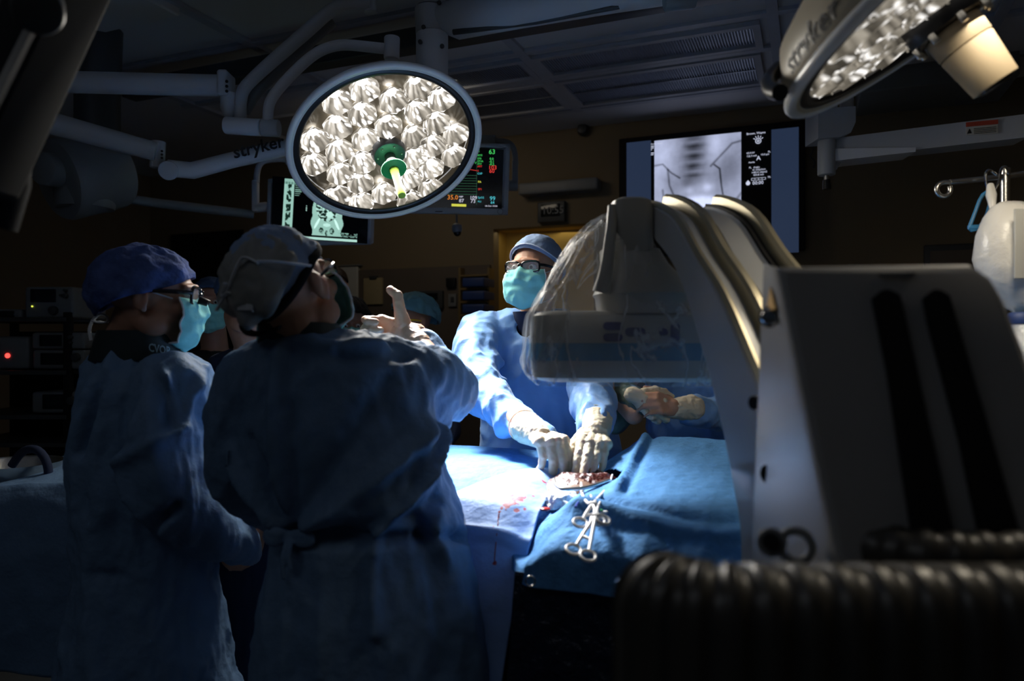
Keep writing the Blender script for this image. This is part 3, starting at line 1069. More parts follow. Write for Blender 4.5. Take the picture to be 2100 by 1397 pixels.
sw = thing('wall_switch', 'pale wall switch plate between control panel and bins', 'switch', wall_pt(926, 628, D1 - .03))
wall_box('plate', 919, 603, 935, 629, .05, M['mid_grey'], sw, bevel=.003)
wall_box('rocker', 924, 609, 930, 620, .056, M['dark_grey'], sw, bevel=.002)
tag(wall_box('wall_box', 914, 570, 933, 590, .06, M['black']), 'small black box on the wall above the switch plate', 'box')
rk = thing('bin_rack', 'wall rack of bins with wooden coloured rails beside the recess', 'rack', wall_pt(975, 660, D1 - .1))
for y in (565, 592, 619, 646):
    wall_box('rail', 944, y - 1, 999, y + 3, .12, M['bin_rail'], rk, bevel=.002)
for x in (940, 999):
    wall_box('upright', x, 549, x + 4, 700, .10, M['bin_rail'], rk, bevel=.002)
for k, (y, w_) in enumerate(((570, 'top'), (597, 'middle'), (624, 'bottom'))):
    b = wall_box('storage_bin', 947, y, 992, y + 19, .20, M['bin_blue'], bevel=.012)
    tag(b, 'blue plastic storage bin, %s one in the wall rack' % w_, 'bin', 'blue bins in the wall rack')
pipe = thing('wall_hook_cables', 'pale cables hanging on the ochre wall by the recess edge', 'cable', wall_pt(1030, 640, D1 + .2))
MB().tube([wall_pt(x, y, D1 + .2) for x, y in ((1022, 575), (1028, 560), (1036, 566), (1034, 590), (1030, 640), (1032, 700))], .008, 8, smooth=2).build('cable', M['mid_grey'], pipe)
MB().tube([wall_pt(x, y, D1 + .2) for x, y in ((1026, 590), (1021, 630), (1024, 700))], .006, 8, smooth=2).build('cable', M['mid_grey'], pipe)
wc = thing('wall_bracket', 'small dark bracket with a dangling cord right of the wall screen', 'bracket', wall_pt(1660, 300, D1 - .05))
wall_box('plate', 1655, 275, 1675, 292, .06, M['dark_grey'], wc)
MB().tube([wall_pt(x, y, D1 - .08) for x, y in ((1665, 290), (1668, 310), (1660, 322), (1672, 330), (1668, 345))], .006, 8, smooth=2).build('cord', M['dark_grey'], wc)
wf = thing('wall_frame', 'dark framed panel on the far wall behind the imaging arm housing', 'frame', wall_pt(1950, 560, D1 - .04))
wall_box('frame', 1895, 503, 2030, 620, .03, M['dark_grey'], wf)
wall_box('panel', 1908, 515, 2012, 600, .035, M['wall_panel'], wf, bevel=.002)

# ================================================================== equipment rack far left
q = P(75, 700, 3.6)
rack = thing('equipment_rack', 'dark equipment rack standing at the far left behind the shoulder', 'rack', V((q.x, 3.75, 0)))
ax = None
rx0, rx1 = P(-60, 700, 3.75).x, P(172, 700, 3.75).x
for k, py in enumerate((657, 762, 850, 905)):
    z = P(0, py, 3.75).z
    MB().box(V(((rx0 + rx1) / 2, 3.85, z)), (rx1 - rx0, .5, .022), None, .004).build('shelf', M['dark_grey'], rack)
for x in (rx0, rx1):
    for y in (3.62, 4.08):
        MB().box(V((x, y, .82)), (.035, .035, 1.64), None, .004).build('post', M['matte_black'], rack)
MB().box(V(((rx0 + rx1) / 2, 4.11, .8)), (rx1 - rx0, .02, 1.5), None).build('back_panel', M['matte_black'], rack)


def device(label, x0, y0, x1, y1, Y, scr, lights=(), knobs=(), cat='medical device', name='medical_device'):
    a, b = P(x0, y0, Y), P(x1, y1, Y)
    c = (a + b) / 2
    t = thing(name, label, cat, V((c.x, Y + .15, b.z)))
    MB().box(V((c.x, Y + .15, c.z)), (b.x - a.x, .3, a.z - b.z), None, .014).build('housing', M['mid_grey'], t)
    s0, s1 = P(scr[0], scr[1], Y), P(scr[2], scr[3], Y)
    MB().box(V(((s0.x + s1.x) / 2, Y - .002, (s0.z + s1.z) / 2)), (s1.x - s0.x, .008, s0.z - s1.z), None, .003).build('screen', M['screen_off'], t)
    for (x, y, r) in knobs:
        k = P(x, y, Y)
        MB().cyl(k + V((0, .002, 0)), k + V((0, -.02, 0)), r, r * .9, bevel=.002).build('knob', M['dark_grey'], t)
    for (x, y, r, m_) in lights:
        k = P(x, y, Y)
        MB().cyl(k + V((0, .001, 0)), k + V((0, -.004, 0)), r).build('indicator', m_, t)
    return t


red_led = glow('red_indicator', (1.0, .05, .04), 3.0)
yel_led = glow('yellow_indicator', (.8, .9, .1), 1.2)
device('grey defibrillator with screen and dial on top of the dark rack', 50, 588, 150, 653, 3.62, (63, 593, 115, 620), ((66.5, 628.5, .004, yel_led),), ((111, 637, .022), (136, 607, .012), (136, 596, .008), (128, 606, .007)), cat='defibrillator', name='defibrillator')
device('grey infusion module, upper of the pair on the rack shelf', 64, 682, 172, 716, 3.62, (82, 687, 127, 710), (), ((147, 692, .01), (147, 703, .007)))
device('grey infusion module, lower of the pair on the rack shelf', 66, 718, 172, 757, 3.62, (84, 724, 130, 748), (), ((157, 733, .022),))
device('grey infusion module alone on the lower rack shelf', 64, 804, 160, 848, 3.62, (88, 809, 133, 839), (), ((148, 822, .022),))
device('black box with a glowing red light at the left end of the rack', -40, 690, 58, 757, 3.64, (-30, 700, 0, 730), ((16, 729.5, .012, red_led),), (), cat='power supply', name='power_supply')
device('small dark blue case beside the defibrillator on the rack', -30, 634, 44, 655, 3.64, (-20, 638, 30, 650), (), (), cat='case', name='instrument_case')


# ================================================================== surgical lamp (round lit head)
def disc_frame(n, hint):
    z = V(n).normalized()
    x = (V(hint) - z * V(hint).dot(z)).normalized()
    return x, z.cross(x), z


M['led'] = attr_glow('led_lens_glow', 1.0)
M['lens_back'] = mat('lamp_face_glass', (0.10, 0.085, 0.06), 0.18, metal=0.3, spec=0.8)


def led_pod(c, n, r, depth, parent, seed, bright=1.0):
    """A faceted reflector cup behind a bright diode: scalloped dome, glowing most at its core."""
    x, y, z = disc_frame(n, (1, 0.01 * seed, 0))
    c = V(c)
    rnd = random.Random(seed)
    N = 30
    prof = [(0.0, -1.0), (0.13, -.99), (0.26, -.93), (0.44, -.78), (0.60, -.60), (0.74, -.42), (0.88, -.20), (1.0, 0.02), (1.02, 0.10)]
    streak = [rnd.random() ** 1.5 for _ in range(N)]
    vs, cols, fs = [], [], []
    for k, (q, h) in enumerate(prof):
        for i in range(N):
            a = 2 * PI * i / N
            sc = 1 + (0.018 if i % 2 else -0.018) * min(1, q * 1.5)
            hexa = 1 / max(math.cos(((a + PI / 6) % (PI / 3)) - PI / 6), .8)
            rr = q * r * sc * (1 + (hexa - 1) * q)
            vs.append(tuple(c + x * math.cos(a) * rr + y * math.sin(a) * rr + z * h * depth))
            if q < .2:
                v = 16.0
            elif q < .3:
                v = 6.0
            else:
                v = (0.16 + 0.85 * streak[i]) * (1.35 - q * .85) * (.6 + .8 * rnd.random())
                if rnd.random() < .12:
                    v += 1.6
            v *= bright
            w = min(1.0, v / 1.4)
            cols.append((v * 1.0, v * (0.87 + .10 * w), v * (0.66 + .28 * w)))
    for k in range(len(prof) - 1):
        for i in range(N):
            j = (i + 1) % N
            fs.append((k * N + i, k * N + j, (k + 1) * N + j, (k + 1) * N + i))
    me = bpy.data.meshes.new('led_pod')
    me.from_pydata(vs, [], fs)
    ca = me.color_attributes.new('Col', 'FLOAT_COLOR', 'POINT')
    arr = np.ones((len(vs), 4)); arr[:, :3] = cols
    ca.data.foreach_set('color', arr.ravel())
    return link('led_lens', me, M['led'], parent, smooth=True)


def lamp_head(t, C, N, R, hint, pods, shellmat, rimmat, bulge=.10, bright=1.0, pod_r=.046):
    x, y, z = disc_frame(N, hint)
    # domed housing
    pr = [(0.001, -bulge - .012), (R * .35, -bulge - .008), (R * .68, -bulge * .85), (R * .90, -bulge * .55), (R * .985, -bulge * .22), (R, -.01), (R * .985, .012), (R * .95, .008), (R * .945, -.012)]
    MB().lathe(C, z, pr, 72, hint=hint, cap=False).build('housing', shellmat, t)
    MB().torus(C + z * .004, z, R, .011, 96, 12).build('rim', rimmat, t)
    MB().torus(C + z * .002, z, R - .024, .016, 96, 10, .5).build('seal_ring', M['black'], t)
    MB().lathe(C, z, [(.001, -.075), (R * .6, -.072), (R * .93, -.05), (R * .95, -.004)], 64, hint=hint, cap=False).build('reflector_plate', M['lens_back'], t)
    for k, p in enumerate(pods):
        led_pod(p - z * .002, z, pod_r, .060, t, k + 3, bright)


lamp1 = thing('surgical_light', 'fully visible round surgical light with many lit diodes and a green handle', 'surgical light', L1C)
crop = [(545, 480), (385, 550), (850, 470), (985, 530), (710, 540), (530, 620), (850, 600), (390, 695), (680, 690), (955, 670), (550, 765), (830, 750), (1065, 735),
        (260, 770), (400, 830), (935, 800), (530, 900), (1055, 860), (250, 905), (925, 930), (832, 868), (405, 960), (520, 1015), (800, 990), (655, 1075), (385, 1085),
        (918, 1045), (525, 1125), (800, 1110)]
pods = [on_plane(550 + (a + 8) * .3579, (b + 36) * .3579, L1C, L1N) for a, b in crop]
lamp_head(lamp1, L1C, L1N, .352, (1, 0, 0), pods, M['white_paint'], M['rim'], bulge=.11, bright=1.3, pod_r=.049)
xa, ya, za = disc_frame(L1N, (1, 0, 0))
hc = on_plane(797, 312, L1C, L1N)
MB().cyl(hc - za * .01, hc + za * .022, .066, .060, bevel=.006).build('handle_socket', M['dark_grey'], lamp1)
for k in range(6):
    a = k * PI / 3
    MB().sphere(hc + za * .023 + xa * math.cos(a) * .045 + ya * math.sin(a) * .045, .004, 8, 6).build('bolt', M['steel'], lamp1)
hd = V(P(819, 372, 2.49)) - V(P(803, 333, 2.62))
MB().cyl(hc + za * .025, hc + za * .09, .02).build('handle_stem', M['dark_grey'], lamp1)
g0 = hc + za * .085
MB().cyl(g0, g0 + za * .010, .046, .048, bevel=.003).build('handle_guard', M['green'], lamp1)
hl = MB().lathe(g0 + za * .01, za, [(.018, 0), (.015, .02), (.014, .05), (.0145, .10), (.017, .125), (.014, .135), (.001, .136)], 24).build('handle_grip', M['lime'], lamp1)
# yoke of the lit lamp
top = C1top = P(804, 128, 2.80)
MB().cyl(P(803, 136, 2.83), P(803, 108, 2.80), .026, bevel=.004).build('mount', M['white_paint'], lamp1)

yoke = thing('lamp_yoke', 'bright tubular yoke arm holding the fully visible round light', 'lamp arm', P(516, 275, 2.85))
MB().tube([P(551, 262, 2.85), P(549, 228, 2.85), P(556, 200, 2.84), P(600, 150, 2.83), P(642, 112, 2.82), P(672, 97, 2.80), P(706, 91, 2.80), P(745, 95, 2.80), P(790, 100, 2.80)], .0205, 16, smooth=2).build('curved_tube', M['white_paint'], yoke)
MB().cyl(P(804, 76, 2.8), P(803, 122, 2.8), .030, bevel=.005).build('swivel', M['white_paint'], yoke)
MB().cyl(P(462, 257, 2.86), P(536, 262, 2.85), .033, bevel=.005).build('counterweight_drum', M['white_paint'], yoke)
MB().cyl(P(537, 262, 2.85), P(573, 263.5, 2.85), .033, bevel=.005).build('drum_end_cap', M['white_paint_dim'], yoke)
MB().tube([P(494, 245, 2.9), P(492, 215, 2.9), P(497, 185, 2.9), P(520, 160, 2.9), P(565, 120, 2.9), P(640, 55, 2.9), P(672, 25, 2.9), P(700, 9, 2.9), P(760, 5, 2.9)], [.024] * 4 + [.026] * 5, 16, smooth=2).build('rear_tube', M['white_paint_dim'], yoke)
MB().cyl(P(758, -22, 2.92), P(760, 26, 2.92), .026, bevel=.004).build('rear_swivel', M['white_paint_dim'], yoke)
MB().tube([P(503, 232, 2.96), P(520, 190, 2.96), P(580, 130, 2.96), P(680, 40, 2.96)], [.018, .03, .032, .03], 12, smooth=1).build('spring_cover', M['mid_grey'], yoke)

# horizontal carrier arm left of it
arm = thing('carrier_boom', 'thick horizontal pale arm with three screws, uppermost at the left', 'ceiling arm', P(300, 175, 2.9))
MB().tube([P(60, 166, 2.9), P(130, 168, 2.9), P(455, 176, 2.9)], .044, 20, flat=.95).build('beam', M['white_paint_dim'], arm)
MB().box(P(464, 176, 2.9), (.042, .10, .10), None, .012).build('end_block', M['white_paint_dim'], arm)
for y in (167, 177, 187):
    MB().cyl(P(465, y, 2.845), P(465, y, 2.85), .006).build('screw', M['black'], arm)
MB().lathe(P(470, 192, 2.9), (0, 0, -1), [(.03, 0), (.034, .01), (.033, .06), (.02, .09), (.012, .10)], 20).build('elbow_joint', M['white_paint_dim'], arm)

# second, lower folding arm with the maker's lettering
arm = thing('folding_arm', 'folding pale arm with dark lettering passing behind the round light', 'ceiling arm', P(330, 345, 3.1))
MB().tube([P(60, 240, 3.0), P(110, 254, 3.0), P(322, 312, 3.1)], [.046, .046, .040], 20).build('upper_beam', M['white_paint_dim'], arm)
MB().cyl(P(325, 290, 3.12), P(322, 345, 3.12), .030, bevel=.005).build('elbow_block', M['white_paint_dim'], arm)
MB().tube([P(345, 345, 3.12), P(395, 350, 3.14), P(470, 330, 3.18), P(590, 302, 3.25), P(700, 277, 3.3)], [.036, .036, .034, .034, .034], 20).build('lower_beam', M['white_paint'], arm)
MB().cyl(P(345, 350, 3.07), P(347, 350, 3.19), .040, bevel=.005).build('pivot_cover', M['white_paint_dim'], arm)
for y in (310, 317, 324):
    MB().cyl(P(332, y, 3.075), P(332, y, 3.08), .005).build('screw', M['black'], arm)
xd = (P(600, 300, 3.25) - P(470, 331, 3.18)).normalized()
text('lettering', 'stryker', P(480, 325, 3.14), xd, (0, 0, 1), .075, M['ink'], arm, shear=.15, offset=.0015)

drum = thing('ceiling_drum', 'big dim round motor drum below the arms at the far left', 'drum', P(180, 425, 3.5))
MB().cyl(P(115, 370, 3.4), P(245, 355, 3.65), .19, .17, n=40, bevel=.03).build('body', M['mid_grey'], drum)
MB().cyl(P(85, 345, 3.3), P(125, 352, 3.4), .075, bevel=.01).build('side_cap', M['mid_grey'], drum)
MB().lathe(P(175, 385, 3.5), (0, 0, -1), [(.13, 0), (.13, .08), (.125, .1), (.001, .1)], 32).build('lower_collar', M['mid_grey'], drum)
MB().tube([P(200, 290, 3.5), P(200, 200, 3.5), P(205, 60, 3.5)], .10, 16).build('hanger_column', M['dark_grey'], drum)
MB().tube([P(240, 405, 3.6), P(330, 418, 3.75), P(520, 440, 3.95)], .024, 10).build('cable_arm', M['mid_grey'], drum)

M['boom_dark'] = mat('dark_boom_paint', (0.010, 0.011, 0.013), 0.8, spec=0.12)
boom = thing('dark_boom', 'blurred dark diagonal boom crossing the upper left corner, close up', 'boom arm', P(100, 200, 1.1))
pa, pb = P(150, -60, 1.15), P(-40, 330, 1.05)
dx = (pb - pa).normalized()
sx = dx.cross(V((0, 1, 0))).normalized()
MB().box((pa + pb) / 2, ((pb - pa).length + .1, .12, .075), (dx, V((0, 1, 0)), sx), .012).build('beam', M['boom_dark'], boom)
MB().box((pa + pb) / 2 + sx * .030 + V((0, -.062, 0)), ((pb - pa).length + .1, .01, .012), (dx, V((0, 1, 0)), sx)).build('edge_strip', M['black'], boom)
MB().tube([P(-40, 450, 1.1), P(-5, 360, 1.1), P(20, 300, 1.1)], [.05, .045, .03], 12).build('lower_joint', M['boom_dark'], boom)
MB().cyl(P(82, 8, 1.0), P(78, 22, .92), .030, bevel=.006).build('knob', M['dark_grey'], boom)

col = thing('ceiling_column', 'round segmented ceiling column with bolts behind the lit round light', 'column', P(885, 150, 3.05))
Yc0 = 3.05
MB().cyl(P(884, 15, Yc0), P(882, -60, Yc0), .060, bevel=.004).build('upper_sleeve', M['white_paint_dim'], col)
MB().cyl(P(882, 70, Yc0), P(880, 17, Yc0), .060, bevel=.004).build('middle_sleeve', M['white_paint_dim'], col)
MB().cyl(P(886, 158, Yc0), P(886, 71, Yc0), .067, bevel=.004).build('lower_sleeve', M['white_paint'], col)
for px, py in ((901, 7), (869, 57), (862, 87), (907, 96)):
    q = P(px, py, Yc0 - .055)
    MB().cyl(q, q + V((0, -.012, 0)), .009, bevel=.002).build('bolt', M['dark_grey'], col)
MB().tube([P(900, 35, 3.05), P(940, 40, 3.03), P(1060, 20, 2.9), P(1260, -14, 2.75), P(1420, -40, 2.6)], [.055, .078, .072, .07, .07], 20).build('main_beam', M['white_paint_dim'], col)
MB().tube([P(930, 66, 2.99), P(1100, 44, 2.86), P(1270, 12, 2.72)], .012, 10).build('beam_seam', M['dark_grey'], col)
MB().cyl(P(1362, 3, 2.6), P(1425, -4, 2.6), .036, bevel=.006).build('end_drum', M['mid_grey'], col)

# ================================================================== second lamp, upper right
lamp2 = thing('surgical_light', 'close-up surgical light tilted edge-on, cream shell with dark lettering', 'surgical light', L2C)
hx = V((-.84, 0, -.54))
x2, y2, z2 = disc_frame(L2N, hx)
R2 = .36
pods = []
for ring, n in ((.0, 0), (.10, 6), (.19, 12), (.275, 17)):
    for k in range(n):
        a = 2 * PI * k / n + ring * 9
        pods.append(L2C + x2 * math.cos(a) * ring + y2 * math.sin(a) * ring)
lamp_head(lamp2, L2C, L2N, R2, hx, pods, M['shell'], M['rim'], bulge=.15, bright=.75, pod_r=.048)
# lettering wraps on the shell
ang0 = math.radians(-62)


def shell_pt(C, N, R, hint, bulge, u, h):
    """Point on the housing wall: u metres along the rim from the angle zero, h metres above the rim."""
    x, y, z = disc_frame(N, hint)
    hs = [-.01, bulge * .22, bulge * .55, bulge * .85]
    rs = [R, R * .985, R * .90, R * .68]
    rr = float(np.interp(h, hs, rs)) + .0015
    a = u / R
    return V(C) + x * math.cos(a) * rr + y * math.sin(a) * rr - z * h


def wrap_text(name, s, size, u0, h0, parent, material, C, N, R, hint, bulge, sgn=1, shear=0.0, slope=0.0):
    o = text(name, s, (0, 0, 0), (1, 0, 0), (0, 1, 0), size, material, None, extrude=0.0, shear=shear, offset=.001)
    me = o.data
    bm = bmesh.new(); bm.from_mesh(me)
    bmesh.ops.subdivide_edges(bm, edges=bm.edges, cuts=2)
    base = o.location.copy()
    for v in bm.verts:
        q = v.co + base
        v.co = shell_pt(C, N, R, hint, bulge, u0 + sgn * q.x, h0 + q.y + slope * q.x)
    bm.to_mesh(me); bm.free()
    o.location = (0, 0, 0)
    o.parent = parent
    me.transform(Matrix.Translation(-parent.location))
    return o


wrap_text('lettering', 'stryker', .056, .018, .014, lamp2, M['ink'], L2C, L2N, R2, hx, .15, sgn=-1, slope=0.0)
# big camera-type handle of the second lamp
hb = on_plane(1930, 32, L2C, L2N)
MB().cyl(hb - z2 * .02, hb + z2 * .03, .075, .07, n=40, bevel=.01).build('handle_socket', M['black'], lamp2)
for k in range(8):
    a = k * PI / 4 + .3
    MB().cyl(hb + z2 * .025 + (x2 * math.cos(a) + y2 * math.sin(a)) *   .068, hb + z2 * .045 + (x2 * math.cos(a) + y2 * math.sin(a)) * .068, .007, bevel=.002).build('bolt', M['steel'], lamp2)
MB().cyl(hb + z2 * .03, hb + z2 * .075, .050, .049, n=40, bevel=.003).build('handle_collar', M['handle_beige'], lamp2)
MB().cyl(hb + z2 * .075, hb + z2 * .165, .048, .041, n=40, bevel=.004).build('handle_grip', M['handle_beige'], lamp2)
MB().cyl(hb + z2 * .165, hb + z2 * .168, .030, n=30).build('handle_tip_window', M['screen_off'], lamp2)
MB().tube([P(1600, 190, 1.2), P(1580, 185, 1.25), P(1575, 165, 1.3), P(1600, 140, 1.32)], .014, 10, smooth=2).build('side_handle', M['black'], lamp2)

# ------------------------------------------------------------------ right hand boom with warning label
bm_ = thing('equipment_boom', 'pale equipment boom with a red topped warning label at the right', 'boom arm', P(1710, 360, 3.2))
for (x0, x1, y0, y1, dd) in ((1682, 1716, 195, 226, 0), (1723, 1750, 185, 226, .03)):
    MB().cyl(P((x0 + x1) / 2, y0 - 60, 3.2 + dd), P((x0 + x1) / 2, y1, 3.2 + dd), (x1 - x0) / 2 / F * 3.2, bevel=.004).build('post', M['white_paint_dim'], bm_)
pr = [P(x, y, 3.15) for x, y in ((1678, 222), (1755, 218), (1755, 250), (1745, 272), (1722, 281), (1678, 284))]
MB().prism(pr, (0, .14, 0)).build('joint_housing', M['white_paint_dim'], bm_)
MB().cyl(P(1695, 284, 3.2), P(1695, 360, 3.2), .037, bevel=.006).build('lower_column', M['white_paint_dim'], bm_)
MB().cyl(P(1695, 360, 3.2), P(1695, 372, 3.2), .010).build('cable_plug', M['steel'], bm_)
MB().cyl(P(1695, 369, 3.2), P(1696, 388, 3.2), .015, .018).build('plug_sleeve', M['black'], bm_)
for k, (pa, pb, ta, tb) in enumerate((((1708, 284), (2110, 233), (1708, 326), (2110, 281)),)):
    A, B_, C_, D_ = P(*pa, 3.2), P(*pb, 2.9), P(*ta, 3.2), P(*tb, 2.9)
    MB().prism([A, B_, D_, C_], (0.02, .12, 0)).build('arm_beam', M['white_paint_dim'], bm_)
    MB().prism([P(1708, 305, 3.18), P(1878, 302, 3.05), P(1878, 311, 3.05), P(1710, 330, 3.18)], (0.02, .14, 0)).build('arm_sleeve', M['white_paint'], bm_)
    MB().prism([P(1715, 326, 3.2), P(1730, 325, 3.2), P(1716, 348, 3.2)], (0, .05, 0)).build('gusset', M['white_paint_dim'], bm_)
    q = [P(1982, 251, 2.985), P(2047, 245, 2.935), P(2047, 273, 2.935), P(1982, 277, 2.985)]
    MB().prism(q, (0, .004, 0)).build('warning_label', M['white_label'], bm_)
    q = [P(1982, 251, 2.982), P(2047, 245, 2.932), P(2047, 254, 2.932), P(1982, 260, 2.982)]
    MB().prism(q, (0, .004, 0)).build('label_header', M['red_label'], bm_)
    q = [P(1984, 274, 2.980), P(1993, 273, 2.975), P(1988.5, 264, 2.978)]
    MB().prism(q, (0, .003, 0)).build('warning_triangle', M['ink'], bm_)
    for j in range(4):
        MB().tube([P(1997, 264 + j * 3.3, 2.967), P(2043, 260 + j * 3.3, 2.931)], .0012, 5).build('label_text_line', M['ink'], bm_)
hb_ = thing('ceiling_housing', 'dim boxy ceiling housing hanging behind the close-up tilted light', 'housing', P(1850, 200, 4.0))
MB().box(P(1905, 182, 4.2), (.75, .6, .14), BX, .01).build('box', M['mid_grey'], hb_)
MB().cyl(P(1885, 120, 4.2), P(1890, 160, 4.2), .1, bevel=.01).build('mount', M['mid_grey'], hb_)

# ------------------------------------------------------------------ IV pole, bags, clamps at the far right
iv = thing('iv_pole', 'steel hook bar and pole at the right edge holding fluid bags', 'iv pole', V((P(2062, 400, 1.9).x, 1.9, 0)))
xp = P(2062, 400, 1.9).x
MB().cyl((xp, 1.9, .04), P(2062, 345, 1.9), .011).build('pole', M['steel'], iv)
MB().tube([P(1948, 374, 1.9), P(2010, 368, 1.9), P(2062, 362, 1.9), P(2130, 352, 1.9)], .0075, 12).build('hook_bar', M['steel'], iv)
c = P(1935, 389, 1.9)
MB().tube([P(1948, 374, 1.9), P(1938, 374, 1.9)] + [c + V((math.cos(a), 0, math.sin(a))) * .018 for a in np.linspace(1.7, 6.6, 14)] + [P(1948, 382, 1.9)], .0062, 10).build('end_hook', M['steel'], iv)
MB().tube([P(2042, 358, 1.88), P(2030, 348, 1.86), P(2022, 352, 1.86), P(2021, 370, 1.87), P(2026, 388, 1.88)], .0035, 8, smooth=2).build('bag_hook', M['chrome'], iv)
MB().tube([P(2070, 356, 1.88), P(2062, 340, 1.86), P(2052, 346, 1.86), P(2050, 372, 1.87), P(2040, 390, 1.88)], .0035, 8, smooth=2).build('bag_hook', M['chrome'], iv)
for a in range(5):
    an = a * 2 * PI / 5
    MB().tube([(xp, 1.9, .12), (xp + .3 * math.cos(an), 1.9 + .3 * math.sin(an), .05)], .014).build('foot', M['steel'], iv)
# milky bag
cb = P(2070, 520, 1.75)
bag = thing('fluid_bag', 'large milky fluid bag hanging from the steel hook bar', 'fluid bag', P(2070, 640, 1.75))
rows = []
for y, xl, xr, dp in ((414, 2052, 2096, .012), (424, 2036, 2120, .03), (445, 2022, 2150, .05), (480, 2010, 2160, .065), (530, 2004, 2165, .07), (570, 2016, 2165, .068), (600, 2040, 2160, .06), (628, 2066, 2150, .045), (642, 2082, 2140, .02)):
    c = P((xl + xr) / 2, y, 1.75)
    rows.append((c, (xr - xl) / 2 / F * 1.75, dp, 0))
MB().rings(rows, 36, 2.3).build('bag', M['iv_fluid'], bag)
MB().tube([P(2031, 380, 1.80), P(2033, 400, 1.78), P(2036, 432, 1.77)], [.008, .012, .006], 10).build('strap', M['iv_fluid'], bag)
MB().box(P(2100, 500, 1.672), (.045, .006, .16), None, .002).build('label', M['white_label'], bag)
cl = thing('tube_clamp', 'blue open clamp hanging beside the milky fluid bag', 'clamp', P(2005, 475, 1.85))
MB().tube([P(2026, 392, 1.85), P(2012, 402, 1.85), P(1998, 440, 1.85), P(1987, 468, 1.85), P(1994, 474, 1.85), P(2010, 464, 1.85), P(2022, 446, 1.85), P(2032, 412, 1.85)], .0045, 8, smooth=1).build('frame', M['clamp_blue'], cl)
MB().box(P(2002, 466, 1.85), (.04, .012, .012), None, .003).build('jaw', M['clamp_blue'], cl)
sp = thing('suction_canister', 'blue and white container edge just below the milky bag', 'canister', P(2120, 700, 1.6))
MB().cyl(P(2150, 640, 1.6), P(2150, 665, 1.6), .075, bevel=.006).build('lid', M['bin_blue'], sp)
MB().cyl(P(2150, 664, 1.6), P(2150, 760, 1.6), .07, .065, bevel=.006).build('jar', M['iv_fluid'], sp)


# ================================================================== C-arm X-ray machine
K = .30
U = V((.287, -.958, 0)).normalized()         # in the arc's plane, towards the camera
NW = V((.958, .287, 0)).normalized()         # across the arc
PL = V((.2904, 1.54, 0))


def arc_pt(px, py):
    return on_plane(px, py, PL, NW)


def arc_curve(pts, n=40, tail=()):
    """Resample a hand measured edge of the arc smoothly (Catmull-Rom in the arc's plane)."""
    q = [arc_pt(*p) for p in pts] + list(tail)
    q = [q[0] * 2 - q[1]] + q + [q[-1] * 2 - q[-2]]
    out = []
    for i in range(1, len(q) - 2):
        for s in range(6):
            t = s / 6
            p0, p1, p2, p3 = q[i - 1], q[i], q[i + 1], q[i + 2]
            out.append(0.5 * ((2 * p1) + (p2 - p0) * t + (2 * p0 - 5 * p1 + 4 * p2 - p3) * t * t + (3 * p1 - p0 - 3 * p2 + p3) * t ** 3))
    out.append(q[-2])
    # equal spacing
    L = [0]
    for a, b in zip(out[:-1], out[1:]):
        L.append(L[-1] + (b - a).length)
    res = []
    for k in range(n):
        d = L[-1] * k / (n - 1)
        i = min(max(np.searchsorted(L, d) - 1, 0), len(out) - 2)
        t = (d - L[i]) / max(L[i + 1] - L[i], 1e-9)
        res.append(out[i].lerp(out[i + 1], t))
    return res


inner_px = [(1316, 452), (1345, 492), (1392, 562), (1440, 715), (1480, 870), (1505, 1000), (1520, 1110)]
rim_px = [(1322, 420), (1345, 424), (1386, 452), (1428, 527), (1477, 604), (1535, 735), (1570, 830)]
n_i = arc_pt(1520, 1110)
tail_i = [n_i + V((.0, 0, -.2)) - U * .01, n_i - U * .08 + V((0, 0, -.38)), n_i - U * .24 + V((0, 0, -.52)), n_i - U * .45 + V((0, 0, -.6))]
r_e = arc_pt(1570, 830)
tail_r = [r_e + U * .06 + V((0, 0, -.16)), r_e + U * .075 + V((0, 0, -.38)), r_e + U * .02 + V((0, 0, -.6)), r_e - U * .14 + V((0, 0, -.80)), r_e - U * .40 + V((0, 0, -.92))]
inner = arc_curve(inner_px, 64, tail_i)
rim = arc_curve(rim_px, 64, tail_r)
carm = thing('c_arm_machine', 'large grey curved imaging arm with bagged detector head reaching over the patient', 'imaging machine', V((.62, .95, 0)))
# cross-section stations: (across, outwards) from the inner edge to the rim and over the outer face
Wd_ = .155


def station(k, across, outw):
    """across: metres along NW; outw 0 = inner edge, 1 = rim, above 1 beyond the rim in metres."""
    a, b = inner[k], rim[k]
    d = (b - a).normalized()
    if outw <= 1:
        p = a.lerp(b, outw)
    else:
        p = b + d * (outw - 1)
    return p + NW * across


def arc_strip(section, name, material, auto=30):
    rings = [[station(k, s[0], s[1]) for s in section] for k in range(len(inner))]
    MB().ring_loft(rings).build(name, material, carm, auto=auto)


arc_strip([(0, 0), (-.004, .05), (-.004, .95), (.0, 1.0), (.006, 1.004), (.03, 1.004), (.034, .98), (.14, .98), (.144, 1.004), (.17, 1.004), (Wd_, 1.0), (Wd_, 0)], 'arc', M['carm'])
arc_strip([(.0, .985), (-.003, 1.002), (.003, 1.010), (.010, 1.010), (.014, 1.003), (.014, .99)], 'front_rail', M['brass'])
arc_strip([(.040, .98), (.040, 1.020), (.045, 1.026), (.058, 1.026), (.062, 1.018), (.062, .98)], 'running_rail', M['brass'])
arc_strip([(.064, .98), (.064, 1.006), (.080, 1.006), (.080, .98)], 'rail_groove', M['matte_black'])
arc_strip([(.145, .98), (.145, 1.010), (.158, 1.010), (.158, .98)], 'rail_groove', M['matte_black'])
arc_strip([(.160, .98), (.160, 1.026), (.166, 1.032), (.180, 1.030), (.184, 1.02), (.184, .98)], 'running_rail', M['brass'])

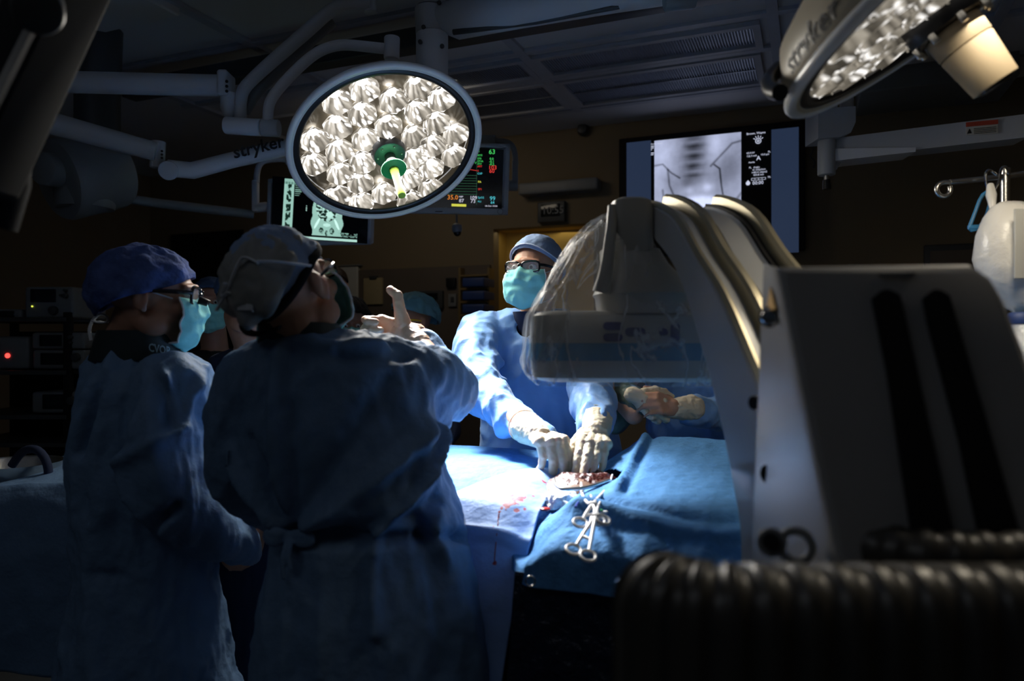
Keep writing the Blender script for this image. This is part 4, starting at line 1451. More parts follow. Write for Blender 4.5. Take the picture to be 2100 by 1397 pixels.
# detector head: neck block at the arc's end, flared cone, flat box with controls
hy = 1.566
MB().rings([(P(1290, 414, hy), .028, .055), (P(1290, 420, hy), .040, .066), (P(1290, 436, hy), .044, .07), (P(1290, 520, hy), .044, .07), (P(1290, 528, hy), .040, .065)], 40, 5).build('neck_block', M['cream'], carm)
MB().tube([P(1256, 424, hy - .05), P(1254, 466, hy - .07), P(1243, 560, hy - .085), P(1233, 600, hy - .08)], [.010, .011, .014, .018], 12, smooth=2).build('cable_conduit', M['cream'], carm)
MB().rings([(P(1290, 515, hy), .062, .065), (P(1300, 545, hy), .07, .075), (P(1318, 590, hy), .098, .095), (P(1318, 606, hy), .105, .10), (P(1318, 612, hy), .10, .096), (P(1318, 645, hy), .096, .094)], 40, 3).build('intensifier_cone', M['cream'], carm)
bx0, bx1 = P(1092, 640, 1.478).x, P(1560, 640, 1.478).x
det_c = V(((bx0 + bx1) / 2, 1.618, 0))


def det_ring(py, inset, yy=1.478):
    z = P(0, py, yy).z
    return (V((det_c.x, det_c.y, z)), (bx1 - bx0) / 2 - inset, .14 - inset)


MB().rings([det_ring(636, .03), det_ring(639, .012), det_ring(646, .002), det_ring(704, 0)], 64, 7).build('detector_cover', M['cream'], carm)
MB().rings([det_ring(704, -.002), det_ring(740, -.002)], 64, 7).build('teal_band', M['teal_band'], carm)
MB().rings([det_ring(740, .0), det_ring(776, .004), det_ring(782, .012), det_ring(786, .03)], 64, 7).build('detector_base', M['cream'], carm)


def pill(px, py, w, h, label=None):
    c = P(px, py, 1.476)
    sw, sh = w / F * 1.478 / 2, h / F * 1.478 / 2
    r = min(sw, sh)
    ring = []
    for cx, cz, a0 in ((sw - r, sh - r, 0), (-(sw - r), sh - r, PI / 2), (-(sw - r), -(sh - r), PI), (sw - r, -(sh - r), 1.5 * PI)):
        for s in range(7):
            a = a0 + PI / 2 * s / 6
            ring.append(c + V((cx + r * math.cos(a), 0, cz + r * math.sin(a))))
    MB().prism(ring, (0, .012, 0)).build('button', M['button'], carm, smooth=False)


for a in ((1257, 669, 40, 17), (1257, 692, 40, 17), (1303, 681, 42, 18), (1361, 682, 18, 18), (1385, 682, 19, 40)):
    pill(*a)

# housing box that carries the arc (close to the camera)
M['housing'] = mat('c_arm_enamel_shaded', (0.34, 0.34, 0.34), 0.34, spec=0.6, vary=(0.04, 3))  # darker copy of the arc enamel, standing in for weaker light on the housing
f_tl, f_tr = P(1592, 547, .86), P(1998, 541, .86)
f_c1, f_c2 = P(2062, 610, .85), P(2108, 720, .84)
f_br, f_bl = P(2230, 1180, .76), P(1722, 1180, .78)
back = V((.02, .36, 0))
outl = [f_tl, f_tr, P(2035, 566, .857), f_c1, f_c2, P(2160, 900, .81), f_br, f_bl]
b0 = [p for p in outl]
bev = .012
cen = sum(b0, V()) / len(b0)
rings_ = [[p + (cen - p).normalized() * bev + V((0, 0, 0)) for p in b0], [p + (cen - p).normalized() * bev * .3 + V((0, bev * .3, 0)) for p in b0], [p + V((0, bev, 0)) for p in b0]]
# left side leans back to the arc
lb_t, lb_b = P(1566, 541, 1.02), P(1540, 1180, 1.02)
backs = [lb_t, f_tr + back, P(2035, 566, .857) + back, f_c1 + back, f_c2 + back, P(2160, 900, .81) + back, f_br + back, lb_b]
rings_.append(backs)
MB().ring_loft(rings_).build('arc_housing', M['housing'], carm, auto=25)
for (a, b, c, d) in (((1786, 614), (1838, 612), (1948, 1108), (1876, 1112)), ((1890, 614), (1938, 612), (2082, 1104), (2008, 1108))):
    ys = [.852, .852, .775, .775]
    q = [P(*p, y_) for p, y_ in zip((a, b, c, d), ys)]
    n_ = (q[1] - q[0]).cross(q[2] - q[0]).normalized()
    if n_.y > 0:
        n_ = -n_
    # rounded-end slot, raised slightly as a rubber inlay
    ring = []
    mid_t, mid_b = (q[0] + q[1]) / 2, (q[2] + q[3]) / 2
    up = (mid_t - mid_b).normalized()
    for k in range(9):
        t = k / 8
        e = math.sin(PI * t)
        ring.append(q[0].lerp(q[1], t) + up * .008 * e)
    for k in range(9):
        t = k / 8
        e = math.sin(PI * t)
        ring.append(q[2].lerp(q[3], t) - up * .008 * e)
    MB().prism([p + n_ * .010 for p in ring], n_ * -.03).build('rubber_slot', M['matte_black'], carm, smooth=False)
q = [P(1800, 560, .852), P(1880, 558, .852), P(1872, 568, .852), P(1812, 569, .852)]
MB().prism(q, (0, .004, 0)).build('type_plate', M['mid_grey'], carm, smooth=False)
# yellow warning triangle and catch on the slim side face
q = [P(1583, 590, .93), P(1594, 634, .90), P(1575, 637, .955)]
MB().prism(q, (-.004, -.004, 0)).build('warning_label', M['warning'], carm, smooth=False)
MB().cyl(P(1580, 650, .935), P(1577, 651, .93), .014, .010, bevel=.002).build('catch', M['chrome'], carm)
for px, py, Y, r in ((1551, 826, 1.06, .011), (1580, 972, .985, .014)):
    c = P(px, py, Y)
    MB().cyl(c + V((.01, .004, 0)), c + V((-.006, -.004, 0)), r, r * .9).build('bolt_hole', M['black'], carm)
MB().tube([P(1566, 898, 1.0), P(1590, 915, .975), P(1622, 938, .94), P(1645, 965, .91), P(1655, 1000, .90), P(1661, 1070, .885)], .0022, 8, smooth=2).build('panel_seam', M['dark_grey'], carm)
MB().torus(P(1582, 1112, .80), (-.4, -1, .15), .012, .004, 32, 10).build('lock_knob', M['mid_grey'], carm)
MB().cyl(P(1582, 1112, .80), P(1582, 1112, .79), .009).build('lock_knob_centre', M['black'], carm)
MB().torus(P(1632, 1120, .83), (-.4, -1, .15), .017, .005, 32, 10).build('lock_knob', M['mid_grey'], carm)
# X-ray tube below the table and the wheeled base
bt = inner[-1]
MB().rings([(V((bt.x - .05, bt.y + .05, bt.z + .22)), .13, .13), (V((bt.x - .05, bt.y + .05, bt.z + .2)), .15, .15), (V((bt.x - .05, bt.y + .05, bt.z - .05)), .15, .15)], 32, 4).build('xray_tube', M['cream'], carm)
MB().box(V((.98, .55, .25)), (.7, .5, .4), None, .05).build('wheeled_base', M['carm_dark'], carm)
MB().box(V((.95, .62, .75)), (.3, .26, .7), None, .03).build('column', M['carm_dark'], carm)
for dx_, dy_ in ((-.28, -.2), (.28, -.2), (-.28, .2), (.28, .2)):
    MB().cyl((.98 + dx_ - .02, .55 + dy_, .055), (.98 + dx_ + .02, .55 + dy_, .055), .055, bevel=.01).build('wheel', M['black'], carm)

# ------------------------------------------------------------------ clear bag over the detector head
bagm = clear_sheet('clear_plastic_drape', base=.20, scale=9, stretch=(1.3, 1.3, .45))
M['bag'] = bagm
plast = []
spec_ = [  # py, left px, right px, depth half
    (424, 1252, 1322, .085), (445, 1222, 1330, .10), (480, 1185, 1345, .12), (530, 1152, 1372, .14), (590, 1118, 1402, .155), (640, 1090, 1430, .172), (700, 1079, 1470, .178), (740, 1074, 1478, .178), (765, 1076, 1484, .176), (780, 1083, 1486, .168), (792, 1100, 1486, .16)]
nb = 140
rows = []
for (py, xl, xr, dp) in spec_:
    c = P((xl + xr) / 2, py, 1.487)
    rows.append((V((c.x, 1.614, c.z)), (xr - xl) / 2 / F * 1.487, dp * .88))
# refine rows
fine = []
for i in range(len(rows) - 1):
    for s in range(5):
        t = s / 5
        a, b = rows[i], rows[i + 1]
        fine.append((a[0].lerp(b[0], t), a[1] * (1 - t) + b[1] * t, a[2] * (1 - t) + b[2] * t))
fine.append(rows[-1])
rg = []
for ri, (c, rx, ry) in enumerate(fine):
    t_ = ri / len(fine)
    pw = 2.4 + 3.6 * min(1, t_ * 1.3)
    ring = []
    for i in range(nb):
        a = 2 * PI * i / nb
        ct, st = math.cos(a), math.sin(a)
        x = math.copysign(abs(ct) ** (2 / pw), ct) * rx
        y = math.copysign(abs(st) ** (2 / pw), st) * ry
        # radiating gathers, strongest above the box
        w = (0.5 + 0.5 * math.sin(a * 17 + 2 * noise.noise(V((a * 2, t_ * 3, 0))) * 3)) * .012 * (1 - t_ * .75)
        w += noise.noise(V((a * 5, t_ * 7, 2.2))) * .010 + abs(noise.noise(V((a * 11, t_ * 5, 7)))) * .007
        d = V((ct, st, 0))
        ring.append(c + V((x, y, 0)) + d * (w - .004))
    rg.append(ring)
sheet = MB().ring_loft(rg, cap=False)
bo = sheet.build('plastic_drape', bagm, None, auto=0)
tag(bo, 'clear crinkled plastic bag pulled over the detector head of the imaging arm', 'plastic drape')
# gathered lower lip with droplets of light


# ================================================================== ribbed housing, lower right foreground
rib = thing('ribbed_housing', 'blurred dark grey ribbed equipment housing filling the lower right foreground', 'equipment housing', V((.45, .62, 0)))
# plan curve of the front: from far right, along the front, then bending away at the left end
plan = []
for t in np.linspace(0, 1, 60):
    a = t * PI / 2
    # quarter ellipse bend at the left end
    plan.append((.215 - .118 * math.sin(a), .60 + .085 * (1 - math.cos(a))))
plan = [(.95 - k * .0125, .60 - .0006 * k) for k in range(60)][:0] + [(x, .60) for x in np.linspace(1.0, .225, 80)] + plan
L = [0]
for a, b in zip(plan[:-1], plan[1:]):
    L.append(L[-1] + math.hypot(b[0] - a[0], b[1] - a[1]))


def ribbed(name, plan, ztop, drop, material, off=(0, 0), pitch=.030, depth=.006, round_r=.05):
    rings = []
    npl = len(plan)
    S = 0
    samples = []
    tot = L[-1]
    ns_ = 420
    for k in range(ns_):
        s = tot * k / (ns_ - 1)
        i = min(max(int(np.searchsorted(L, s)) - 1, 0), npl - 2)
        t = (s - L[i]) / max(L[i + 1] - L[i], 1e-9)
        x = plan[i][0] * (1 - t) + plan[i + 1][0] * t
        y = plan[i][1] * (1 - t) + plan[i + 1][1] * t
        tx, ty = plan[i + 1][0] - plan[i][0], plan[i + 1][1] - plan[i][1]
        l = math.hypot(tx, ty)
        nx, ny = ty * -1 / l, tx / l          # outward (towards the camera on the straight part)
        samples.append((s, x + off[0], y + off[1], nx, ny))
    for (s, x, y, nx, ny) in samples:
        w = math.cos(2 * PI * s / pitch)
        g = depth * (1 if w > .2 else (w - .2) / 1.2)
        ring = []
        # profile: from the bottom of the front up, round the shoulder, over the top
        for q in np.linspace(0, 1, 8):
            ring.append(V((x + nx * g, y + ny * g, ztop - drop + (drop - round_r) * q)))
        for q in range(1, 10):
            a = PI / 2 * q / 9
            rr = round_r
            ins = rr * (1 - math.cos(a))
            ring.append(V((x - nx * ins + nx * g * math.cos(a), y - ny * ins + ny * g * math.cos(a), ztop - rr + rr * math.sin(a) + g * math.sin(a))))
        ring.append(V((x - nx * (round_r + .04), y - ny * (round_r + .04), ztop + g * .5 - .01)))
        rings.append(ring)
    return MB().ring_loft(rings, cap=False, closed=False).build(name, material, rib, auto=0)


M['ribbed'] = mat('ribbed_grey_polymer', (0.045, 0.041, 0.035), 0.4, spec=0.6, coat=.1)
ribbed('front_cover', plan, P(0, 1196, .60).z, .7, M['ribbed'], pitch=.034, depth=.003, round_r=.045)
ribbed('upper_cover', [(x, y) for x, y in plan], P(0, 1108, .73).z, .12, M['ribbed'], off=(.27, .13), pitch=.034, depth=.0015, round_r=.03)
MB().box(V((.62, .74, .75)), (.75, .16, .9), None, .02).build('inner_block', M['dark_grey'], rib)
MB().sphere(P(1283, 1203, .80), .012).build('corner_stud', M['chrome'], rib)


# ================================================================== operating table and drapes
NEAR = 1.43
ot = thing('operating_table', 'operating table hidden beneath the blue drapes', 'table', W(-.35, 1.8, 0))
MB().box(W(-.45, 1.80, .93), (1.30, .62, .07), BX, .03).build('table_top', M['dark_grey'], ot)
MB().box(W(-.65, 1.80, .48), (.32, .34, .86), BX, .03).build('column', M['steel'], ot)
MB().box(W(-.65, 1.80, .055), (.9, .5, .11), BX, .03).build('base', M['dark_grey'], ot)


def sstep(a, b, x):
    t = min(max((x - a) / (b - a), 0.0), 1.0)
    return t * t * (3 - 2 * t)


def nz(x, y, z=0.0):
    return noise.noise(V((x, y, z)))


WR, WDD = -.515, 1.735        # wound position in room coordinates


def top_z(r, d):
    """Height of the draped patient."""
    hump = 1.222 - .060 * (2.2 - d) / .8
    left = 1.158 - .055 * sstep(1.75, 1.45, d)
    k = sstep(-.56, -.44, r)
    z = left * (1 - k) + hump * k
    # valley before the hump and a soft dome round the wound
    z -= .018 * math.exp(-((r + .56) / .05) ** 2)
    z -= .045 * math.exp(-(((r - WR) / .095) ** 2 + ((d - WDD) / .085) ** 2))
    if d > 2.12:
        z -= .5 * (d - 2.12) ** 2 * 8
    return z


def sheet_grid(name, material, rfun, path, nu, nv, disp, label, cat, hole=None, thick=.0015):
    """rfun(t, u) -> r; path(v, r) -> (d, z)."""
    bm = bmesh.new()
    vs = []
    for j in range(nv):
        v = j / (nv - 1)
        row = []
        for i in range(nu):
            u = i / (nu - 1)
            r, d, z = path(u, v)
            row.append(bm.verts.new(W(r, d, z)))
        vs.append(row)
    for j in range(nv - 1):
        for i in range(nu - 1):
            bm.faces.new((vs[j][i], vs[j][i + 1], vs[j + 1][i + 1], vs[j + 1][i]))
    bm.normal_update()
    if disp:
        n_ = {v: v.normal.copy() for v in bm.verts}
        for v in bm.verts:
            nn = n_[v]
            if nn.z < -.05 or (abs(nn.z) < .05 and nn.y > 0):
                nn = -nn
            v.co += nn * disp(v.co)
    if hole:
        bmesh.ops.delete(bm, geom=[v for v in bm.verts if hole(v.co)], context='VERTS')
    me = bpy.data.meshes.new(name)
    bm.to_mesh(me); bm.free()
    o = link(name, me, material, None)
    if thick:
        sd = o.modifiers.new('thickness', 'SOLIDIFY')
        sd.thickness = thick
    tag(o, label, cat)
    return o


# --- main blue drape over the patient
def main_path(u, v):
    r = -1.15 + u * 1.53
    near = 1.52 - .125 * sstep(-.62, -.50, r) - .01 * sstep(-.5, .0, r)
    if v < .72:                                   # top
        d = 2.27 - (2.27 - near) * (v / .72)
        z = top_z(r, d)
        z -= .045 * sstep(near + .10, near, d) ** 1.5
    else:
        q = (v - .72) / .28
        z0 = top_z(r, near) - .045
        zh = 1.012 - .010 * math.sin(r * 5)
        d = near - .045 * math.sin(min(q * 3, 1) * PI / 2) - .012 * q
        z = z0 - (z0 - zh) * q
    return r, d, z


def main_disp(p):
    r, d = p.dot(RA), p.dot(DA)
    h = .004 * nz(r * 9, d * 9) + .006 * nz(r * 4 + 3, d * 4)
    # long taut folds running towards the near edge
    h += .006 * (0.5 - abs(nz(r * 16, d * 1.6, 2))) * sstep(-.45, -.30, r)
    # thick cross fold by the near edge
    h += .016 * math.exp(-((d - (1.44 + .03 * math.sin(r * 9))) / .016) ** 2) * sstep(-.50, -.42, r)
    h -= .010 * math.exp(-((d - (1.475 + .03 * math.sin(r * 9))) / .014) ** 2) * sstep(-.50, -.42, r)
    # pleat beside the wound, up the hump's flank
    h += .014 * math.exp(-((r + .405 + (d - 1.7) * .10) / .012) ** 2) * sstep(1.50, 1.58, d)
    h -= .008 * math.exp(-((r + .385 + (d - 1.7) * .10) / .012) ** 2) * sstep(1.50, 1.58, d)
    h += .012 * (0.4 - abs(nz(r * 22, p.z * 6, 5))) * sstep(1.45, 1.36, d)
    return h


def in_wound(p):
    r, d = p.dot(RA) - WR, p.dot(DA) - WDD
    return (r / .090) ** 2 + (d / .080) ** 2 < 1 and p.z > 1.04


stain_main = M['drape']
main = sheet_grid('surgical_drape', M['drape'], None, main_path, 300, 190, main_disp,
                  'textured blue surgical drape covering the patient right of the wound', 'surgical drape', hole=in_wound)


# --- smooth pale sheet on the left half, hanging down the near side
def left_path(u, v):
    if v < .42:
        q = v / .42
        r_edge = -.600 + .045 * q
        r = -1.15 + u * (r_edge + 1.15)
        db = max(1.53, 1.86 - 1.6 * (-.60 - r)) if r < -.60 else 1.86
        d = db - (db - 1.47) * q
        z = top_z(r, d) + .013
        z -= .03 * sstep(1.55, 1.47, d)
    else:
        q = (v - .42) / .58
        r_edge = -.555 - .10 * q
        r = -1.15 + u * (r_edge + 1.15)
        z0 = top_z(r, 1.47) + .01 - .03
        z = z0 - (z0 - .35) * q
        d = 1.47 - .055 * math.sin(min(q * 5, 1) * PI / 2) - .02 * q + .012 * math.sin(r * 14) * q
    return r, d, z


def left_disp(p):
    r, d = p.dot(RA), p.dot(DA)
    h = .003 * nz(r * 8, d * 8, 1)
    if d < 1.46:
        h += .005 * nz(r * 7, p.z * 2.5, 4) + .004 * math.exp(-((r + .72) / .008) ** 2) + .012 * (.4 - abs(nz(r * 6, p.z * 1.2, 8))) * sstep(1.05, .8, p.z)
    else:
        h += .010 * (0.45 - abs(nz(r * 5 + 1, d * 3.5, 3)))
    return h


def left_hole(p):
    r, d = p.dot(RA) - WR, p.dot(DA) - WDD
    return (r / .075) ** 2 + (d / .06) ** 2 < 1 and p.z > 1.08


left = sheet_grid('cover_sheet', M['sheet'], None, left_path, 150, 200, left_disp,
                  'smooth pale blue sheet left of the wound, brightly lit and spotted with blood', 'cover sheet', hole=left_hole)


def near_sheet(px, py):
    """Point of the pale sheet under a pixel (ray cast)."""
    o = V((0, 0, CAM_Z)); ray = V(((px - 1050) / F, 1, -(py - 698.5) / F)).normalized()
    dg = bpy.context.evaluated_depsgraph_get()
    hit = left.evaluated_get(dg).ray_cast(o - left.location, ray)
    return hit[1] if hit[0] else None


spots = []
for px, py, r in ((1052, 1030, .014), (1064, 1024, .013), (1072, 1020, .010), (1040, 1038, .009), (1030, 1042, .005), (1060, 1046, .006), (1050, 1017, .005), (1076, 1044, .004), (1094, 1018, .004),
                  (1117, 988, .010), (1125, 997, .008), (1024, 1050, .004), (1022, 1062, .003), (1012, 1080, .003), (1014, 1156, .005), (1023, 1056, .003)):
    h = near_sheet(px, py)
    if h is not None:
        spots.append((h.x, h.y, h.z, r))
stain(M['sheet'], spots, wobble=70)
drip = MB()
pts = [near_sheet(x, y) for x, y in ((1024, 1050), (1022, 1062), (1021, 1078), (1019, 1096), (1017, 1116), (1015, 1136), (1014, 1156))]
if all(p is not None for p in pts):
    drip.tube([p + left.location for p in pts], .0011, 6)
    drip.build('blood_drip', M['blood'], left).location = (0, 0, 0)

# --- dark glossy liner hanging below the drape hem
def liner_path(u, v):
    r = (-.545 - .07 * v) + u * (.905 + .07 * v)
    d = 1.355 + .012 * math.sin(r * 23) * v
    return r, d, 1.04 - v * .86


sheet_grid('plastic_liner', M['plastic_dark'], None, liner_path, 150, 80,
           lambda p: .012 * (.4 - abs(nz(p.dot(RA) * 12, p.z * 5, 3))), 'dark shiny plastic liner hanging below the blue drape hem', 'plastic liner')
ri = thing('liner_ring', 'small bright metal ring clipped at the drape hem corner', 'ring', P(1090, 1190, 1.36))
MB().torus(P(1088, 1192, 1.37), (.3, -1, .2), .009, .0018, 24, 8).build('ring', M['chrome'], ri)

# ================================================================== patient
pat = thing('person', 'patient lying under the blue drapes with only the bloody surgical opening showing', 'person', W(-.4, 1.76, .965))
mbp = MB()
ax_ = [(-1.05, 1.04, .09), (-.95, 1.04, .12), (-.7, 1.045, .125), (WR, 1.045, .115), (-.25, 1.05, .13), (.0, 1.05, .10), (.2, 1.04, .08), (.3, 1.03, .06)]
for (a, b) in zip(ax_[:-1], ax_[1:]):
    mbp.cone(W(a[0], 1.76, a[1]), W(b[0], 1.76, b[1]), a[2] * .72, b[2] * .72)
    mbp.cone(W(a[0], 1.68, a[1] - .01), W(b[0], 1.68, b[1] - .01), a[2] * .62, b[2] * .62)
    mbp.cone(W(a[0], 1.86, a[1] - .01), W(b[0], 1.86, b[1] - .01), a[2] * .62, b[2] * .62)
wc_ = W(WR, WDD, 1.11)
mbp.sphere(W(WR, WDD, 1.098), (.118, .112, .082), 32, 20)


def wound_disp(co, no):
    out = np.zeros(len(co))
    for i, p in enumerate(co):
        r, d = V(p).dot(RA) - WR + .005, V(p).dot(DA) - WDD - .012
        q = (r / .048) ** 2 + (d / .036) ** 2
        if q < 4 and p[2] > 1.06:
            out[i] = -.014 * math.exp(-q * 1.2) + .005 * math.exp(-((math.sqrt(q) - 1.15) / .25) ** 2) + .004 * nz(p[0] * 90, p[1] * 90)
    return out


M['skin_prep'] = mat('iodine_prepped_skin', (0.22, 0.105, 0.055), 0.5, bump=(90, 0.2, 0.003), vary=(0.25, 40))
body_p = mbp.fuse('body', M['skin_prep'], pat, voxel=.006, smooth=3, disp=wound_disp)
me = body_p.data
me.materials.append(M['tissue'])
for pl in me.polygons:
    c = V(pl.center) + pat.location
    r, d = c.dot(RA) - WR + .005, c.dot(DA) - WDD - .012
    q = (r / .080) ** 2 + (d / .070) ** 2 + .7 * nz(c.x * 40, c.y * 40)
    if q < 1.25 and c.z > 1.0:
        pl.material_index = 1

ZW = 1.135


def T(px, py, z):
    """Point at height z under a pixel."""
    return on_plane(px, py, V((0, 0, z)), UP)


# retractor
rt = thing('retractor', 'thin curved steel retractor rod at the front lip of the wound', 'retractor', T(1190, 1000, 1.14))
MB().tube([T(1136, 984, 1.18), T(1139, 995, 1.18), T(1150, 1003, 1.178), T(1170, 1004, 1.178), T(1200, 1001, 1.178), T(1222, 995, 1.178), T(1250, 985, 1.175)], .0042, 10, smooth=2).build('rod', M['steel'], rt)
# gauze
gz = MB()
gz.sphere(T(1153, 1020, 1.135), (.038, .050, .017), 32, 16)
gz.sphere(T(1170, 1034, 1.128), (.026, .026, .012), 24, 12)
gz.sphere(T(1142, 1036, 1.12), (.024, .03, .01), 24, 12)
M['gauze_b'] = M['gauze'].copy()
g = gz.fuse('gauze_pad', M['gauze_b'], None, .004, 2, wrinkles(.006, .03, (1, 1, 1), 3))
tag(g, 'crumpled white gauze pad with red stains in front of the wound', 'gauze')
gl = g.location
stain(M['gauze_b'], [(*(T(1118, 1040, 1.125) - gl), .014), (*(T(1160, 1046, 1.125) - gl), .010), (*(T(1190, 1045, 1.13) - gl), .006)], wobble=60)
g2 = MB().sphere(T(1178, 950, 1.165), (.028, .03, .022), 24, 14).fuse('gauze_pad', M['gauze'], None, .004, 2, wrinkles(.006, .03, (1, 1, 1), 8))
tag(g2, 'white gauze tuft between the two gloved hands behind the wound', 'gauze')
bs = MB()
bs.sphere(T(1118, 1044, 1.122), (.013, .012, .004), 16, 8)
for (x, y, r) in ((1194, 1030, .008), (1186, 1036, .006)):
    bs.sphere(T(x, y, 1.14), (r, r * .8, .004), 16, 8)
b_ = bs.fuse('blood_clot', M['blood'], None, .002, 1)
tag(b_, 'dark red blood clots beside the gauze pad and clamps', 'blood', kind='stuff')
# blue vessel loops
vl = thing('vessel_loop', 'blue elastic loops drawn from the wound to the clamps', 'loop', T(1215, 1010, 1.14))
for pts in ([(1221, 992), (1220, 1010), (1222, 1030)], [(1213, 996), (1200, 1012), (1186, 1030), (1180, 1040)], [(1190, 1010), (1200, 1018), (1224, 1020)]):
    MB().tube([T(x, y, 1.166) for x, y in pts], .0022, 8, smooth=2).build('loop_strand', M['loop'], vl)


# --- clamps
def clamp(label, tips, joint, rings_, curve, zs=(1.165, 1.17, 1.15), group='haemostatic clamps'):
    """tips: two jaw pixel paths; joint pixel; rings_: two ring centre pixels."""
    j = T(*joint, zs[1])
    t = thing('surgical_clamp', label, 'clamp', j, None)
    for k, path in enumerate(tips):
        pts = [T(x, y, z) for (x, y), z in zip(path, np.linspace(zs[0], zs[1], len(path)))]
        MB().tube(pts + [j], [.0022] + [.0032] * (len(pts) - 1) + [.0042], 10, smooth=2).build('jaw', M['instrument'], t)
    MB().cyl(j + V((0, 0, -.005)), j + V((0, 0, .005)), .0075, bevel=.001).build('box_lock', M['instrument'], t)
    rs = []
    for (x, y) in rings_:
        c = T(x, y, zs[2])
        rs.append(c)
        d = (c - j).normalized()
        MB().tube([j, j.lerp(c, .4) + V((0, 0, .002)), c - d * .014], [.0042, .0034, .003], 10, smooth=1).build('shank', M['instrument'], t)
        MB().torus(c, V((.15, -.45, 1)), .0135, .0026, 40, 10).build('finger_ring', M['instrument'], t)
    a, b = [j.lerp(c, .62) for c in rs]
    MB().box((a + b) / 2, ((a - b).length + .004, .004, .005), ((a - b).normalized(), UP.cross((a - b).normalized()), UP), .001).build('ratchet', M['instrument'], t)
    return t


clamp('curved steel clamp with its finger rings highest, tip beside the fingers', [[(1192, 990), (1192, 1005), (1196, 1020), (1206, 1034)], [(1256, 974), (1250, 994), (1238, 1010), (1226, 1022)]],
      (1216, 1034), [(1190, 1072), (1226, 1068)], 0, zs=(1.168, 1.172, 1.155))
clamp('longer steel clamp lying lowest on the drape, rings nearest the hem', [[(1212, 1016), (1214, 1028), (1217, 1040)], [(1231, 1030), (1226, 1040), (1224, 1052)]],
      (1222, 1058), [(1176, 1127), (1206, 1140)], 0, zs=(1.172, 1.165, 1.125))
tw = thing('towel_clip', 'white plastic clip with a green tab beside the upper clamp rings', 'clip', T(1238, 1062, 1.15))
MB().torus(T(1236, 1066, 1.16), V((.3, -.4, 1)), .014, .0035, 32, 8).build('ring', M['instrument'], tw)
MB().box(T(1238, 1050, 1.16), (.016, .012, .004), None, .002).build('body', M['gauze'], tw)
MB().box(T(1233, 1046, 1.165), (.004, .010, .002), None).build('tab', M['green'], tw)
# stitched cross marks on the drape are pen strokes


# ================================================================== people
def frame(f, up, pos, s=1.0):
    """Head or body frame: local -Y looks along f, local Z along up."""
    y = -V(f).normalized()
    z = (V(up) - y * V(up).dot(y)).normalized()
    x = y.cross(z)
    return Matrix(((x.x * s, y.x * s, z.x * s, pos[0]), (x.y * s, y.y * s, z.y * s, pos[1]), (x.z * s, y.z * s, z.z * s, pos[2]), (0, 0, 0, 1)))


def head_prims(mb, Mx, neck_base=None, neck_r=.055, ears=True):
    R3 = Mx.to_3x3()
    s = R3.col[0].length
    Rn = R3 * (1 / s)

    def S(c, r, rot=None):
        rr = Rn @ rot if rot is not None else Rn
        mb.sphere(Mx @ V(c), V(r) * s, 22, 14, rr)

    def Cn(a, b, ra, rb):
        mb.cone(Mx @ V(a), Mx @ V(b), ra * s, rb * s, 14)
    S((0, .012, .032), (.076, .096, .084))
    S((0, -.030, -.020), (.062, .066, .078))
    S((0, -.040, -.078), (.040, .044, .036))
    S((0, -.074, -.100), (.020, .016, .014))
    for q in (-1, 1):
        S((q * .040, -.064, -.022), (.024, .022, .022))
        S((q * .052, -.012, -.062), (.020, .040, .030))
        Cn((q * .008, -.092, .034), (q * .048, -.074, .030), .010, .009)
        S((q * .011, -.101, -.030), (.008, .009, .007))
        S((q * .033, -.082, .012), (.0135, .010, .0075))          # lids
        if ears:
            rot = Matrix.Rotation(q * .35, 3, 'Z') @ Matrix.Rotation(-.15, 3, 'X')
            S((q * .080, .016, -.004), (.007, .020, .032), rot)
            S((q * .084, .024, .006), (.006, .014, .022), rot)
            S((q * .079, .006, -.030), (.006, .008, .010), rot)
    Cn((0, -.090, .022), (0, -.113, -.026), .009, .013)
    S((0, -.093, -.056), (.024, .009, .006))
    S((0, -.091, -.066), (.021, .010, .007))
    if neck_base is not None:
        mb.cone(Mx @ V((0, .022, -.045)), V(neck_base), .056 * s, neck_r)
        mb.cone(Mx @ V((0, .000, -.075)), V(neck_base), .045 * s, neck_r)


def face_disp(Mx):
    inv = Mx.inverted()
    A = np.array(inv)

    def f(co, no):
        l = co @ A[:3, :3].T + A[:3, 3]
        d = np.zeros(len(co))
        for q in (-1, 1):
            d -= .007 * np.exp(-(((l[:, 0] - q * .032) / .014) ** 2 + ((l[:, 2] - .022) / .007) ** 2)) * (l[:, 1] < -.05)
            d -= .004 * np.exp(-(((l[:, 0] - q * .028) / .014) ** 2 + ((l[:, 2] + .004) / .006) ** 2)) * (l[:, 1] < -.05)
            d -= .006 * np.exp(-(((l[:, 0] - q * .083) / .01) ** 2 + ((l[:, 1] - .014) / .008) ** 2 + ((l[:, 2] + .004) / .014) ** 2))
        return d
    return f


def eyes(Mx, parent):
    s = Mx.to_3x3().col[0].length
    for q in (-1, 1):
        e = MB().sphere(Mx @ V((q * .032, -.0795, .012)), .0125 * s, 16, 12).build('eye', M['eye_white'], parent)
        c = Mx @ V((q * .032 + .001, -.0912, .0125))
        n = (Mx.to_3x3() @ V((0, -1, 0))).normalized()
        MB().cyl(c, c + n * .0012, .0055 * s).build('iris', M['iris'], e).location = (0, 0, 0)


